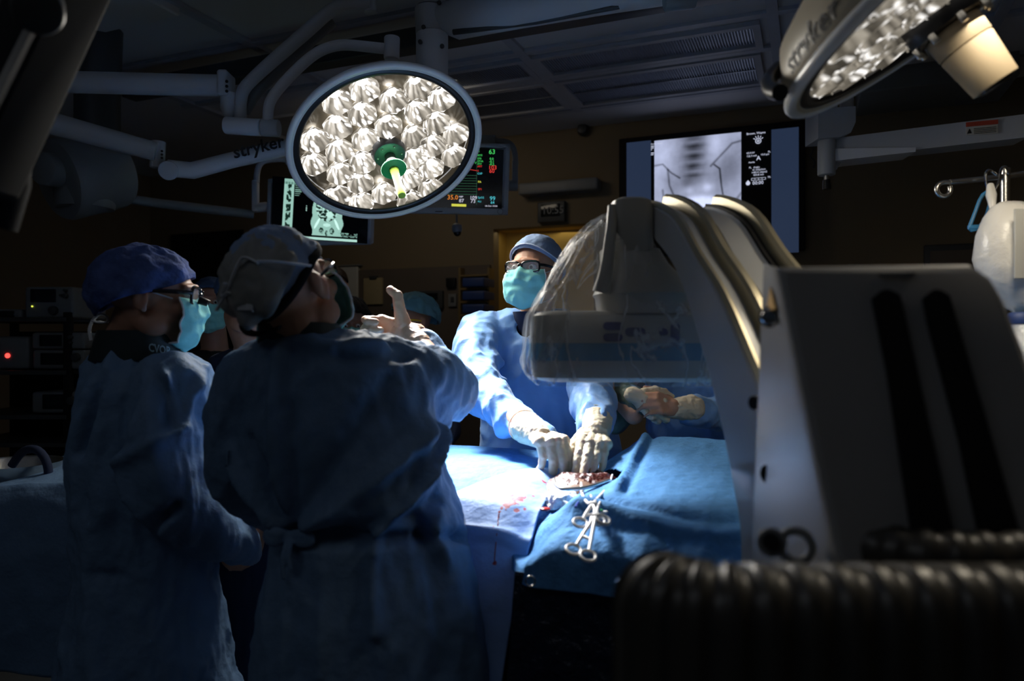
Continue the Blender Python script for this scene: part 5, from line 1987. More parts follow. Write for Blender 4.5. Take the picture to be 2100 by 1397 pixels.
def cap(Mx, parent, material, front=68, side=92, backa=118, puff=(.086, .108, .100), centre=(0, .010, .034), wr=.004, seed=1, name='cap', folds_n=0, droop=0.0, side_r=None):
    """Cloth cap: a wrinkled shell over the skull, lower at the nape than over the brow."""
    n, m = 72, 30
    rings = []
    for k in range(m):
        ring = []
        t = k / (m - 1)
        for i in range(n):
            a = 2 * PI * i / n                      # 0 = front
            ca = math.cos(a)
            lim = side + (front - side) * max(ca, 0) ** 1.3 + (backa - side) * max(-ca, 0) ** 1.2
            th = math.radians(1.5 + (lim - 1.5) * t)
            d = V((math.sin(a) * math.sin(th), -ca * math.sin(th), math.cos(th)))
            p = V((d.x * puff[0], d.y * puff[1], d.z * puff[2]))
            w = wr * (noise.noise(d * 3 + V((seed, 0, 0))) + .5 * (.4 - abs(noise.noise(d * 6 + V((0, seed, 0))) * 2)))
            if folds_n:
                w += wr * .8 * math.sin(a * folds_n + 2 * noise.noise(d * 2)) * t
            w -= .003 * sstep(.90, 1.0, t)
            q = p + d * w + V((0, droop * max(-ca, 0) * t, 0)) + V(centre)
            ring.append(Mx @ q)
        rings.append(ring)
    me = MB().ring_loft(rings, cap=True).mesh(name)
    bm = bmesh.new(); bm.from_mesh(me)
    # open the underside: drop the closing polygon of the lowest ring
    big = max(bm.faces, key=lambda f: f.calc_area())
    bmesh.ops.delete(bm, geom=[big], context='FACES_ONLY')
    bm.to_mesh(me); bm.free()
    o = link(name, me, material, parent)
    sd = o.modifiers.new('thickness', 'SOLIDIFY'); sd.thickness = .0015; sd.offset = -1
    return o


def cap_band(Mx, parent, front, side, backa, puff, centre, material, name='cap_band', w0=-.006, grow=.0025, r=.0045):
    pts = []
    for i in range(61):
        a = 2 * PI * i / 60
        ca = math.cos(a)
        lim = side + (front - side) * max(ca, 0) ** 1.3 + (backa - side) * max(-ca, 0) ** 1.2 - 6
        th = math.radians(lim)
        d = V((math.sin(a) * math.sin(th), -ca * math.sin(th), math.cos(th)))
        pts.append(Mx @ (V((d.x * (puff[0] + grow), d.y * (puff[1] + grow), d.z * (puff[2] + grow))) + V(centre)))
    return MB().tube(pts, r, 8, flat=.5).build(name, material, parent)


def mask(Mx, parent, seed=1, drop=1.0, material=None):
    """Pleated face mask from the nose bridge to below the chin."""
    n, m = 44, 34
    rows = []
    for k in range(m):
        v = k / (m - 1)
        row = []
        for i in range(n):
            u = -1 + 2 * i / (n - 1)
            a = u * math.radians(60)
            z = .004 - .128 * v
            prof = np.interp(v, [0, .12, .3, .5, .7, .88, 1], [.104, .118, .125, .124, .121, .110, .086])
            hw = np.interp(v, [0, .15, .4, .7, .9, 1], [.068, .077, .079, .073, .058, .040])
            x = math.sin(a) * hw / .87
            y = -(math.cos(a) ** .62) * prof + .004 - .014 * math.exp(-(u / .17) ** 2) * max(0, 1 - abs(v - .18) / .3)
            nose_ = math.exp(-(u / .16) ** 2)
            z += .010 * nose_ * (1 - v) - (1 - math.cos(a)) * (-.006) * (1 - v)
            if v > .8:
                z += .020 * abs(u) ** 1.5 * (v - .8) * 5
            w = .0014 * math.sin(v * 26) * (1 - abs(u) ** 3) + .006 * (.35 - abs(noise.noise(V((u * 2.2 + seed, v * 3.2, seed))) * 2))
            row.append(Mx @ V((x, y - w, z)))
        rows.append(row)
    me = MB().ring_loft(rows, cap=False, closed=False).mesh('face_mask')
    o = link('face_mask', me, material or M['mask'], parent)
    sd = o.modifiers.new('thickness', 'SOLIDIFY'); sd.thickness = .0012; sd.offset = 1
    for col_ in (0, n - 1):
        MB().tube([r[col_] for r in rows], .0028, 6).build('side_binding', M['mask_edge'], o).location = (0, 0, 0)
    return o


def straps(parent, paths, r=.0035, material=None):
    for pts in paths:
        MB().tube(pts, r, 8, smooth=2, flat=.45).build('tie_strap', material or M['strap'], parent)


def loc(Mx, pts):
    return [Mx @ V(p) for p in pts]


def hand(mb, wrist, dirn, back, side, curls=(35, 45, 30), spread=6, thumb=((1, .5, -.3), (.6, .8, -.4), (.3, 1, -.5)), s=1.0, fat=1.0):
    Y = V(dirn).normalized()
    Z = (V(back) - Y * V(back).dot(Y)).normalized()
    X = Y.cross(Z)
    o = V(wrist)

    def L(x, y, z):
        return o + (X * x * side + Y * y + Z * z) * s
    mb.sphere(L(0, .050, -.001), V((.038, .050, .0145)) * s, 20, 14, Matrix((X, Y, Z)).transposed())
    base = [(.030, .088), (.010, .093), (-.011, .088), (-.030, .078)]
    lens = [(.044, .027, .021), (.049, .030, .022), (.045, .028, .021), (.035, .021, .018)]
    rad = [.0098, .0100, .0095, .0083]
    mb.cone(L(0, -.01, 0), L(0, .03, 0), .027 * s, .027 * s)
    for k, ((bx, by), ln) in enumerate(zip(base, lens)):
        c = curls[k] if hasattr(curls[0], '__len__') else curls
        mb.cone(L(bx * .45, .012, .001), L(bx, by, .002), .014 * s, .0125 * s * fat, 12)
        p = L(bx, by, .002)
        th = 0.0
        sp = math.radians(spread * (1.5 - k))
        for j, l in enumerate(ln):
            th += math.radians(c[j])
            d = (X * math.sin(sp) * side * math.cos(th) + Y * math.cos(sp) * math.cos(th) - Z * math.sin(th)).normalized()
            q = p + d * l * s
            r0 = rad[k] * fat * (1 - .09 * j) * s
            mb.cone(p, q, r0, r0 * .92, 12)
            p = q
    p = L(.022, .022, -.006)
    for j, (d, l) in enumerate(zip(thumb, (.042, .034, .028))):
        dv = (X * d[0] * side + Y * d[1] + Z * d[2]).normalized()
        q = p + dv * l * s
        r0 = (.0165, .0122, .0108)[j] * fat * s
        r1 = (.0125, .0110, .0085)[j] * fat * s
        mb.cone(p, q, r0, r1, 12)
        p = q


def legs(mb, x, y, z0, sep=.10, r=.085, yaw=0.0):
    for q in (-1, 1):
        mb.chain([(x + q * sep * math.cos(yaw), y + q * sep * math.sin(yaw), z0), (x + q * sep * math.cos(yaw), y + q * sep * math.sin(yaw) - .01, .48), (x + q * sep * math.cos(yaw), y + q * sep * math.sin(yaw) + .01, .09)], [r, .055, .038])


def shoes(parent, x, y, fdir, sep=.10):
    f = V((fdir[0], fdir[1], 0)).normalized()
    sx = V((-f.y, f.x, 0))
    for q in (-1, 1):
        c = V((x, y, 0)) + sx * q * sep
        mb = MB()
        mb.cone(c + V((0, 0, .045)) - f * .05, c + V((0, 0, .038)) + f * .13, .044, .036)
        mb.cone(c + V((0, 0, .09)), c + V((0, 0, .05)), .045, .045)
        o = mb.fuse('shoe', M['shoe'], parent, .008, 2, None, None)
        zmin = 0.0
        for v in o.data.vertices:
            if v.co.z + parent.location.z < .004:
                v.co.z = .004 - parent.location.z


GB = {}


def rows_px(rows, Y, dy=0.0, ang=0.0):
    """(py, centre px, half width px, depth radius[, shift in Y]) -> ring rows."""
    out = []
    for r in rows:
        py, cx, hw, dp = r[:4]
        yy = Y + (r[4] if len(r) > 4 else 0)
        c = P(cx, py, yy)
        out.append((c, hw / F * yy, dp, ang))
    return out


# ---------------------------------------------------------------- surgeon facing the camera (centre)
p3 = thing('person', 'surgeon facing us in light blue gown and black glasses, both gloved hands in the wound', 'person', V((.12, 2.62, 0)))
M3 = frame((-.50, -.86, .02), (.03, 0, 1), P(1098, 562, 2.60), 1.06)
mb = MB()
head_prims(mb, M3, P(1100, 672, 2.66), .066)
mb.rings([(P(1100, 672, 2.66), .09, .08), (P(1105, 700, 2.68), .17, .10), (P(1115, 780, 2.68), .17, .12), (P(1115, 930, 2.7), .15, .11), (V((.12, 2.72, .95)), .16, .11)], 32, 2.3)
sR, eR, wR = P(986, 700, 2.58), P(985, 800, 2.36), P(1098, 889, 1.98)
sL, eL, wL = P(1222, 702, 2.60), P(1236, 812, 2.38), P(1222, 882, 2.00)
mb.chain([sR, eR, wR], [.055, .042, .030]).chain([sL, eL, wL], [.055, .042, .030])
kR, kL = P(1150, 918, 1.86), P(1214, 928, 1.87)
hand(mb, wR, kR - wR, (.15, -.35, 1), -1, ((44, 26, 14), (48, 28, 18), (54, 34, 22), (60, 38, 26)), 4, ((.8, .6, -.5), (.3, .9, -.8), (.1, .6, -1)), .97, .8)
hand(mb, wL, kL - wL, (0, -.8, .6), 1, ((14, 18, 10), (12, 16, 10), (16, 18, 12), (22, 22, 14)), 4, ((.6, .8, -.5), (.2, 1, -.5), (0, 1, -.5)), .97, .8)
legs(mb, .12, 2.75, .95)
mb.fuse('body', M['skin'], p3, .0052, 2, face_disp(M3))
eyes(M3, p3)
shoes(p3, .12, 2.70, (0, -1))
pf = (.087, .110, .106)
cp = cap(M3, p3, M['cap_grey'], 62, 92, 122, pf, (0, .012, .030), .003, 4)
bb = cap_band(M3, p3, 62, 92, 122, pf, (0, .012, .030), M['cap_band'])
mk = mask(M3, p3, 2)
straps(p3, [loc(M3, [(q * .060, -.050, -.004), (q * .074, -.02, .010), (q * .082, .02, .03), (q * .06, .09, .05)]) for q in (-1, 1)] +
       [loc(M3, [(q * .050, -.045, -.100), (q * .066, .0, -.08), (q * .05, .06, -.07)]) for q in (-1, 1)], .005)


def glasses(Mx, parent, frame_m, chunky=1.0, w=.029, h=.018, lens=True, side_shield=False, name='glasses'):
    g = MB()
    for q in (-1, 1):
        pts = []
        for k in range(25):
            a = 2 * PI * k / 24
            ca, sa = math.cos(a), math.sin(a)
            x = math.copysign(abs(ca) ** .55, ca) * w
            z = math.copysign(abs(sa) ** .6, sa) * h
            pts.append((q * .034 + x, -.106 + abs(q * .034 + x) * .25, .014 + z - (0.002 if q * x < 0 else 0)))
        g.tube(loc(Mx, pts), .0026 * chunky, 8)
        g.tube(loc(Mx, [(q * .062, -.090, .020), (q * .074, -.070, .020), (q * .083, -.02, .016), (q * .084, .012, .010), (q * .082, .03, -.006)]), [.0042 * chunky, .004 * chunky, .0032 * chunky, .0025, .002], 8, smooth=1)
    g.tube(loc(Mx, [(-.008, -.105, .020), (0, -.108, .022), (.008, -.105, .020)]), .0026 * chunky, 8, smooth=1)
    o = g.build(name, frame_m, parent)
    if lens:
        for q in (-1, 1):
            pts = []
            for k in range(20):
                a = 2 * PI * k / 20
                ca, sa = math.cos(a), math.sin(a)
                x = math.copysign(abs(ca) ** .55, ca) * w * .95
                z = math.copysign(abs(sa) ** .6, sa) * h * .95
                pts.append(Mx @ V((q * .034 + x, -.106 + abs(q * .034 + x) * .25, .014 + z)))
            l = MB().prism(pts, Mx.to_3x3() @ V((0, .0012, 0))).build('lens', M['lens'], o, smooth=False)
            l.location = (0, 0, 0)
    return o


glasses(M3, p3, M['frame_black'], 1.35)
# navy scrub collar and white undershirt edge at the neck
MB().rings([(P(1092, 640, 2.585), .070, .066), (P(1094, 655, 2.60), .082, .074), (P(1100, 690, 2.62), .105, .085), (P(1104, 720, 2.63), .12, .09)], 36, 2.2).build('scrub_top', M['navy'], p3)
MB().tube([P(1084, 690, 2.455), P(1094, 704, 2.45), P(1110, 712, 2.455), P(1126, 704, 2.48)], .006, 10, smooth=2).build('undershirt_edge', M['cap_band'], p3)
g = MB()
g.rings(rows_px([(636, 1096, 58, .085), (650, 1100, 95, .105), (672, 1106, 128, .13), (705, 1112, 140, .145), (760, 1118, 134, .15), (840, 1122, 138, .15), (920, 1128, 146, .15), (1000, 1128, 150, .15, .02)], 2.64) +
        [(V((.135, 2.68, .9)), .27, .17, 0), (V((.13, 2.72, .35)), .31, .2, 0)], 48, 2.3)
g.chain([P(986, 682, 2.60), P(972, 735, 2.46), P(990, 806, 2.30), P(1046, 858, 2.14), P(1110, 893, 1.975)], [.085, .080, .074, .060, .043])
g.chain([P(1222, 690, 2.62), P(1218, 760, 2.50), P(1214, 808, 2.34), P(1216, 845, 2.18), P(1219, 872, 2.05)], [.085, .082, .078, .066, .050])


def neck_cut(Mx_pts, rad):
    pass


def gown_neck(centre, r, depth):
    """Pushes the gown open round the neck so the collar stands off it."""
    c = np.array(centre)

    def f(co, no):
        d = np.linalg.norm(co - c, axis=1)
        return -depth * np.exp(-(d / r) ** 2)
    return f


fl3 = folds([([P(1040, 640, 2.47), P(1052, 720, 2.46), P(1085, 800, 2.47)], -.014, .014),
             ([P(1150, 700, 2.47), P(1140, 800, 2.47), P(1150, 890, 2.47)], .010, .016),
             ([P(1180, 880, 2.47), P(1120, 830, 2.47), P(1060, 790, 2.4)], .010, .014),
             ([P(1196, 960, 2.47), P(1192, 860, 2.47), P(1196, 780, 2.48)], -.016, .010),
             ([P(950, 735, 2.45), P(985, 748, 2.38), P(1020, 745, 2.45)], .012, .014),
             ([P(945, 770, 2.4), P(985, 790, 2.28), P(1030, 780, 2.35)], .014, .012),
             ([P(1000, 820, 2.2), P(1030, 815, 2.15), P(1065, 840, 2.15)], .010, .011)])
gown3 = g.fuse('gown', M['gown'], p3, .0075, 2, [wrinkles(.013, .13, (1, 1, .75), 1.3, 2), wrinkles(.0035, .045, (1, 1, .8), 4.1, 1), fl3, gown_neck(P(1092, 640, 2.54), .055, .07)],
               cut=lambda co: ~((np.linalg.norm(co - np.array(P(1084, 655, 2.50)), axis=1) < .062)))
sd = gown3.modifiers.new('thickness', 'SOLIDIFY'); sd.thickness = .0015
MB().tube([P(1180, 868, 2.155), P(1200, 880, 2.10), P(1240, 880, 2.10), P(1252, 868, 2.15)], .002).build('sleeve_seam', M['gown'], p3)
for (w_, k_, bk, sd_, cr, th_, cuff, e_) in ((wR, kR, (.15, -.35, 1), -1, ((44, 26, 14), (48, 28, 18), (54, 34, 22), (60, 38, 26)), ((.8, .6, -.5), (.3, .9, -.8), (.1, .6, -1)), (.040, .046), P(1056, 862, 2.10)),
                                          (wL, kL, (0, -.8, .6), 1, ((14, 18, 10), (12, 16, 10), (16, 18, 12), (22, 22, 14)), ((.6, .8, -.5), (.2, 1, -.5), (0, 1, -.5)), (.040, .050), P(1221, 858, 2.11))):
    h = MB()
    hand(h, w_, k_ - w_, bk, sd_, cr, 0, th_, 1.08, 1.32)
    d_ = (e_ - w_).normalized()
    h.cone(w_ - d_ * .02, w_ + d_ * .055, .034, cuff[1], 18)
    h.fuse('glove', M['glove'], p3, .0027, 1, wrinkles(.0018, .022, (1, 1, 1), 2.2, 2))
    rc = w_ + d_ * .078
    MB().torus(rc, d_, .048 if sd_ == 1 else .044, .0022, 32, 8).build('glove_cuff_ring', M['glove'], p3)

# ---------------------------------------------------------------- surgeon from behind, pointing (centre foreground)
p2 = thing('person', 'surgeon seen from behind in a blue gown, head tilted, pointing with raised thumb', 'person', V((-.28, 1.62, 0)))
M2 = frame((.26, .90, .34), (-.36, -.25, .92), P(596, 600, 1.56), 1.05)
mb = MB()
nb2 = P(622, 712, 1.60)
head_prims(mb, M2, nb2, .066)
mb.rings([(P(632, 712, 1.6), .08, .075), (P(655, 750, 1.62), .13, .08), (P(680, 850, 1.64), .14, .08), (P(730, 1050, 1.65), .12, .07), (P(760, 1250, 1.65), .13, .08)], 32, 2.3)
sh2, el2, wr2 = P(815, 760, 1.66), P(925, 812, 1.80), P(846, 684, 1.99)
mb.chain([sh2, el2, wr2], [.055, .044, .030])
sl2, ell2, wl2 = P(500, 790, 1.60), P(478, 960, 1.62), P(600, 1010, 1.85)
mb.chain([sl2, ell2, wl2], [.055, .044, .030])
hd2 = V((-1, .22, .05))
cr2 = ((52, 78, 40), (66, 80, 50), (70, 82, 50), (74, 82, 50))
th2 = ((1.0, .30, .0), (1.0, .20, .12), (.55, .9, .25))
hand(mb, wr2, hd2, (.15, 1, .1), -1, cr2, 3, th2, 1.02, .95)
hand(mb, wl2, (.5, .8, -.1), (0, 0, 1), 1, (30, 40, 25), 5, ((.8, .6, -.3), (.3, .9, -.3), (.1, 1, -.3)), 1.0, .95)
legs(mb, -.25, 1.66, .85)
mb.fuse('body', M['skin'], p2, .0052, 2, face_disp(M2))
shoes(p2, -.25, 1.66, (.2, 1))
pf2 = (.090, .112, .108)
cap(M2, p2, M['cap_grey'], 66, 88, 126, pf2, (0, .014, .034), .006, 9)
cap_band(M2, p2, 66, 88, 126, pf2, (0, .014, .034), M['black_cloth'], 'headband', r=.010, grow=.001)
# sheer outer hood bulging at the back
cap(M2, p2, M['cap_sheer'], 36, 60, 118, (.092, .116, .106), (-.006, .034, .024), .010, 21, 'bouffant_cover', folds_n=9, droop=.012)
mk2 = mask(M2, p2, 5)
straps(p2, [[P(636, 545, 1.448), P(600, 540, 1.418), P(560, 536, 1.403), P(528, 536, 1.398)], [P(530, 540, 1.398), P(500, 525, 1.398), P(492, 535, 1.398), P(478, 565, 1.398), P(466, 600, 1.408), P(444, 636, 1.418)],
            [P(470, 600, 1.398), P(452, 612, 1.408), P(462, 580, 1.398)]], .0062)
straps(p2, [[P(500, 600, 1.408), P(505, 620, 1.408), P(520, 640, 1.408)]], .0045)
MB().box(P(503, 615, 1.405), (.030, .004, .040), None, .001).build('strap_tab', M['strap'], p2)
glasses(M2, p2, M['frame_black'], 1.2)
MB().tube(loc(M2, [(.085, -.02, .020), (.092, .03, .004), (.075, .09, -.025), (.03, .118, -.045), (-.03, .118, -.045)]), .009, 10, smooth=2, flat=.4).build('glasses_retainer', M['black_cloth'], p2)
cl2 = MB()
cl2.rings([(P(612, 662, 1.585), .083, .080), (P(614, 672, 1.59), .088, .085), (P(618, 700, 1.60), .092, .088), (P(622, 715, 1.60), .10, .09)], 40, 2.1)
cl2.build('thyroid_collar', M['collar'], p2)
MB().box(P(545, 648, 1.50), (.012, .006, .030), None, .002).build('collar_tab', M['strap'], p2)
g = MB()
g.rings(rows_px([(682, 640, 92, .085), (692, 645, 125, .11), (712, 650, 168, .125), (750, 662, 205, .14), (800, 672, 215, .15), (880, 690, 212, .155), (980, 715, 205, .15), (1050, 742, 205, .145), (1100, 762, 200, .14), (1150, 765, 208, .15),
                (1230, 765, 235, .17), (1397, 775, 258, .19)], 1.62) + [(V((-.28, 1.64, .30)), .31, .22, 0)], 56, 2.4)
g.chain([P(512, 775, 1.61), P(486, 850, 1.60), P(482, 940, 1.60), P(520, 1010, 1.64), P(585, 1050, 1.75)], [.082, .080, .074, .065, .055])
g.chain([P(800, 758, 1.65), P(862, 775, 1.70), P(915, 800, 1.80), P(905, 765, 1.90), P(868, 712, 1.97)], [.085, .088, .078, .060, .042])
g.cone(P(862, 780, 1.68), P(893, 858, 1.73), .08, .035)
kt = P(592, 1102, 1.50)
fl2 = folds(gain=2.1, lines=[([kt, P(575, 1000, 1.49), P(560, 850, 1.47), P(575, 720, 1.5)], .012, .012),
             ([kt, P(600, 1000, 1.48), P(600, 850, 1.47), P(590, 720, 1.5)], -.010, .014),
             ([kt, P(540, 1040, 1.5), P(480, 930, 1.53)], .014, .014), ([kt, P(560, 1010, 1.49), P(520, 900, 1.5)], -.012, .012),
             ([kt, P(680, 1050, 1.48), P(800, 960, 1.49), P(895, 870, 1.55)], .016, .020), ([kt, P(700, 1090, 1.48), P(850, 1060, 1.5), P(930, 1000, 1.56)], -.016, .018),
             ([kt, P(650, 1000, 1.47), P(740, 880, 1.47), P(800, 780, 1.5)], -.010, .022),
             ([P(560, 1112, 1.5), kt, P(700, 1108, 1.475), P(850, 1106, 1.48), P(970, 1100, 1.6)], -.022, .013),
             ([P(905, 880, 1.6), P(885, 960, 1.53), P(830, 1040, 1.49), P(775, 1090, 1.48)], .020, .013),
             ([P(770, 1100, 1.48), P(765, 1180, 1.47), P(768, 1300, 1.45)], .014, .012),
             ([P(900, 1100, 1.51), P(960, 1230, 1.5), P(1000, 1390, 1.5)], .016, .016), ([P(870, 1080, 1.5), P(900, 1230, 1.47), P(905, 1390, 1.45)], -.014, .018),
             ([P(640, 700, 1.5), P(700, 715, 1.5), P(800, 700, 1.55)], .010, .016), ([P(700, 730, 1.49), P(780, 745, 1.53), P(850, 720, 1.6)], -.010, .016),
             ([kt, P(600, 1200, 1.46), P(590, 1390, 1.44)], -.012, .016), ([P(650, 1115, 1.47), P(660, 1250, 1.45), P(655, 1390, 1.44)], .008, .014)])
gown2 = g.fuse('gown', M['gown_shaded'], p2, .008, 3, [wrinkles(.016, .17, (1, 1, .40), 7.7, 3), wrinkles(.004, .05, (1, 1, .5), 2.1, 2), fl2])
# waist tie knotted at the back
tie = MB()
tie.sphere(kt, (.016, .012, .013))
tie.tube([kt, P(565, 1092, 1.485), P(545, 1098, 1.49), P(560, 1112, 1.485), kt], .006, 8, smooth=2, flat=2.2)
tie.tube([kt, P(620, 1096, 1.48), P(642, 1106, 1.475), P(622, 1114, 1.48), kt], .006, 8, smooth=2, flat=2.2)
tie.tube([kt, P(585, 1120, 1.475), P(578, 1150, 1.47), P(582, 1190, 1.47)], .006, 8, smooth=2, flat=.5)
tie.tube([kt, P(598, 1118, 1.475), P(590, 1140, 1.47), P(596, 1170, 1.47)], .006, 8, smooth=2, flat=.5)
tie.fuse('waist_tie', M['gown_shaded'], p2, .003, 1)
h = MB()
hand(h, wr2, hd2, (.15, 1, .1), -1, cr2, 3, th2, 1.06, 1.25)
h.cone(wr2 + V((-.01, 0, 0)), wr2 + (el2 - wr2).normalized() * .06, .031, .036, 18)
h.fuse('glove', M['glove_thin'], p2, .0027, 1, wrinkles(.0015, .022, (1, 1, 1), 6.2, 2))

# ---------------------------------------------------------------- person at left, in profile
p1 = thing('person', 'gowned person in profile with purple patterned cap, loupes and lettered collar', 'person', V((-.95, 1.88, 0)))
M1 = frame((.93, .34, -.10), (.02, -.03, 1), P(312, 610, 1.86), 1.06)
mb = MB()
head_prims(mb, M1, P(262, 720, 1.90), .066)
mb.rings([(P(275, 725, 1.9), .06, .06), (P(285, 785, 1.9), .09, .12), (P(290, 900, 1.95), .08, .10), (P(295, 1100, 1.96), .07, .09), (P(300, 1300, 1.96), .08, .10)], 32, 2.3)
s1, e1, w1 = P(330, 805, 1.82), P(345, 1015, 1.78), P(392, 1088, 1.93)
mb.chain([s1, e1, w1], [.055, .044, .030])
mb.chain([V((-.90, 2.04, 1.36)), V((-.80, 2.06, 1.12)), V((-.66, 1.99, 1.06))], [.055, .044, .030])
hand(mb, w1, (1, .35, -.15), (0, -.3, 1), 1, (30, 45, 30), 4, ((.8, .6, -.3), (.3, .9, -.3), (.1, 1, -.3)), 1.0, .95)
hand(mb, V((-.66, 1.99, 1.06)), (1, -.1, -.1), (0, 0, 1), -1, (30, 45, 30), 4, ((.8, .6, -.3), (.3, .9, -.3), (.1, 1, -.3)), 1.0, .95)
legs(mb, -.93, 1.95, .85, .07, .075, yaw=1.2)
mb.fuse('body', M['skin_dark'], p1, .0052, 2, face_disp(M1))
eyes(M1, p1)
shoes(p1, -.97, 1.92, (1, .3))
pf1 = (.093, .122, .108)
cap(M1, p1, M['cap_purple'], 66, 97, 134, pf1, (0, .022, .016), .007, 15, folds_n=7, droop=.006)
mk1 = mask(M1, p1, 8)
straps(p1, [loc(M1, [(.062, -.050, .002), (.078, -.015, .010), (.090, .03, .020)]), loc(M1, [(-.062, -.050, .002), (-.078, -.015, .010), (-.090, .03, .020)]),
            loc(M1, [(.052, -.045, -.098), (.070, .0, -.085), (.06, .07, -.075), (.02, .11, -.070)])], .004)
kn = M1 @ V((.030, .125, -.070))
MB().tube([kn, kn + V((.02, -.01, .016)), kn + V((.042, -.01, .014)), kn + V((.046, -.01, -.006)), kn + V((.02, -.01, -.006)), kn], .0055, 8, smooth=2, flat=.5).build('cap_tie', M['strap'], p1)
MB().tube([kn, kn + V((-.004, -.01, -.022)), kn + V((.002, -.01, -.05))], .0055, 8, smooth=2, flat=.5).build('cap_tie', M['strap'], p1)
gl1 = glasses(M1, p1, M['frame_black'], 1.5, .030, .022)
MB().box(M1 @ V((.062, -.088, .022)), (.05, .006, .012), None, .002).build('loupe_arm', M['frame_black'], p1)
for q in (-1, 1):
    ax1 = (M1.to_3x3() @ V((0, -1, -.25))).normalized()
    c = M1 @ V((q * .030, -.104, .006))
    MB().cyl(c, c + ax1 * .024, .011, .009, bevel=.001).build('loupe', M['black'], p1)
MB().prism(loc(M1, [(.072, -.088, .034), (.074, -.060, .032), (.074, -.060, .006), (.072, -.088, -.002)]), M1.to_3x3() @ V((.001, 0, 0))).build('side_shield', M['lens'], p1)
c1_ = MB()
c1_.rings([(P(285, 678, 1.875), .094, .088), (P(286, 690, 1.88), .100, .092), (P(284, 715, 1.885), .106, .098), (P(282, 738, 1.89), .112, .102)], 48, 2.2)
col1 = c1_.build('thyroid_collar', M['collar'], p1)
cx_, cy_ = P(285, 706, 1.882).x, P(285, 706, 1.882).y


def on_collar(px, py):
    """Point of the collar surface under a pixel (ellipse at the collar's mid height)."""
    a, b = .106, .098
    dx_, dz_ = (px - 1050) / F, -(py - 698.5) / F
    A_ = (dx_ / a) ** 2 + (1 / b) ** 2
    B_ = -2 * (dx_ * cx_ / a ** 2 + cy_ / b ** 2)
    C_ = (cx_ / a) ** 2 + (cy_ / b) ** 2 - 1
    t = (-B_ - math.sqrt(max(B_ * B_ - 4 * A_ * C_, 0))) / (2 * A_)
    return V((dx_ * t, t, CAM_Z + dz_ * t))


o = text('lettering', 'CVOR', (0, 0, 0), (1, 0, 0), (0, 1, 0), .031, M['pale_letter'], None, 0.0, offset=.0006)
bm = bmesh.new(); bm.from_mesh(o.data)
bmesh.ops.subdivide_edges(bm, edges=bm.edges, cuts=1)
base = o.location.copy()
for v in bm.verts:
    q = v.co + base
    v.co = on_collar(306 + q.x * 540, 720 + q.x * 95 - q.y * 760) + V((.0, -.0035, 0))
bm.to_mesh(o.data); bm.free()
o.location = (0, 0, 0); o.parent = p1
o.data.transform(Matrix.Translation(-p1.location))

g = MB()
g.rings(rows_px([(716, 288, 60, .10), (728, 292, 88, .13), (752, 298, 112, .16), (800, 304, 124, .18), (880, 302, 130, .18), (980, 300, 130, .18), (1080, 304, 128, .17), (1160, 306, 126, .165), (1190, 304, 130, .17), (1260, 302, 146, .18),
                (1397, 298, 166, .20)], 1.92) + [(V((-.92, 1.94, .30)), .29, .26, 0)], 56, 2.3)
g.chain([P(352, 798, 1.80), P(345, 880, 1.76), P(350, 960, 1.74), P(372, 1040, 1.76), P(430, 1090, 1.84), P(500, 1118, 1.96)], [.088, .088, .085, .078, .066, .050])
g.chain([V((-.90, 2.04, 1.36)), V((-.80, 2.06, 1.12)), V((-.69, 2.00, 1.07))], [.08, .075, .055])
fl1 = folds(gain=2.0, lines=[([P(330, 752, 1.75), P(352, 800, 1.70), P(368, 860, 1.68), P(376, 910, 1.68)], .014, .009), ([P(318, 760, 1.75), P(338, 810, 1.70), P(352, 870, 1.68)], -.010, .012),
             ([P(205, 770, 1.74), P(185, 850, 1.74), P(165, 930, 1.76)], -.014, .012), ([P(250, 940, 1.70), P(300, 1090, 1.69), P(320, 1120, 1.70)], .016, .018),
             ([P(360, 1045, 1.68), P(320, 1070, 1.69), P(295, 1110, 1.72)], -.02, .014), ([P(240, 960, 1.70), P(330, 900, 1.67), P(420, 870, 1.72)], .012, .018),
             ([P(165, 1180, 1.75), P(300, 1205, 1.73), P(430, 1170, 1.8)], -.014, .012), ([P(345, 1215, 1.72), P(340, 1300, 1.71), P(350, 1390, 1.7)], -.012, .014),
             ([P(270, 1210, 1.73), P(240, 1300, 1.71), P(230, 1390, 1.7)], .012, .016), ([P(410, 760, 1.84), P(400, 810, 1.74), P(388, 870, 1.70)], .012, .012)])
g.fuse('gown', M['gown_shaded'], p1, .008, 3, [wrinkles(.018, .16, (1, 1, .42), 11.7, 3), wrinkles(.004, .05, (1, 1, .5), 3.1, 2), fl1])


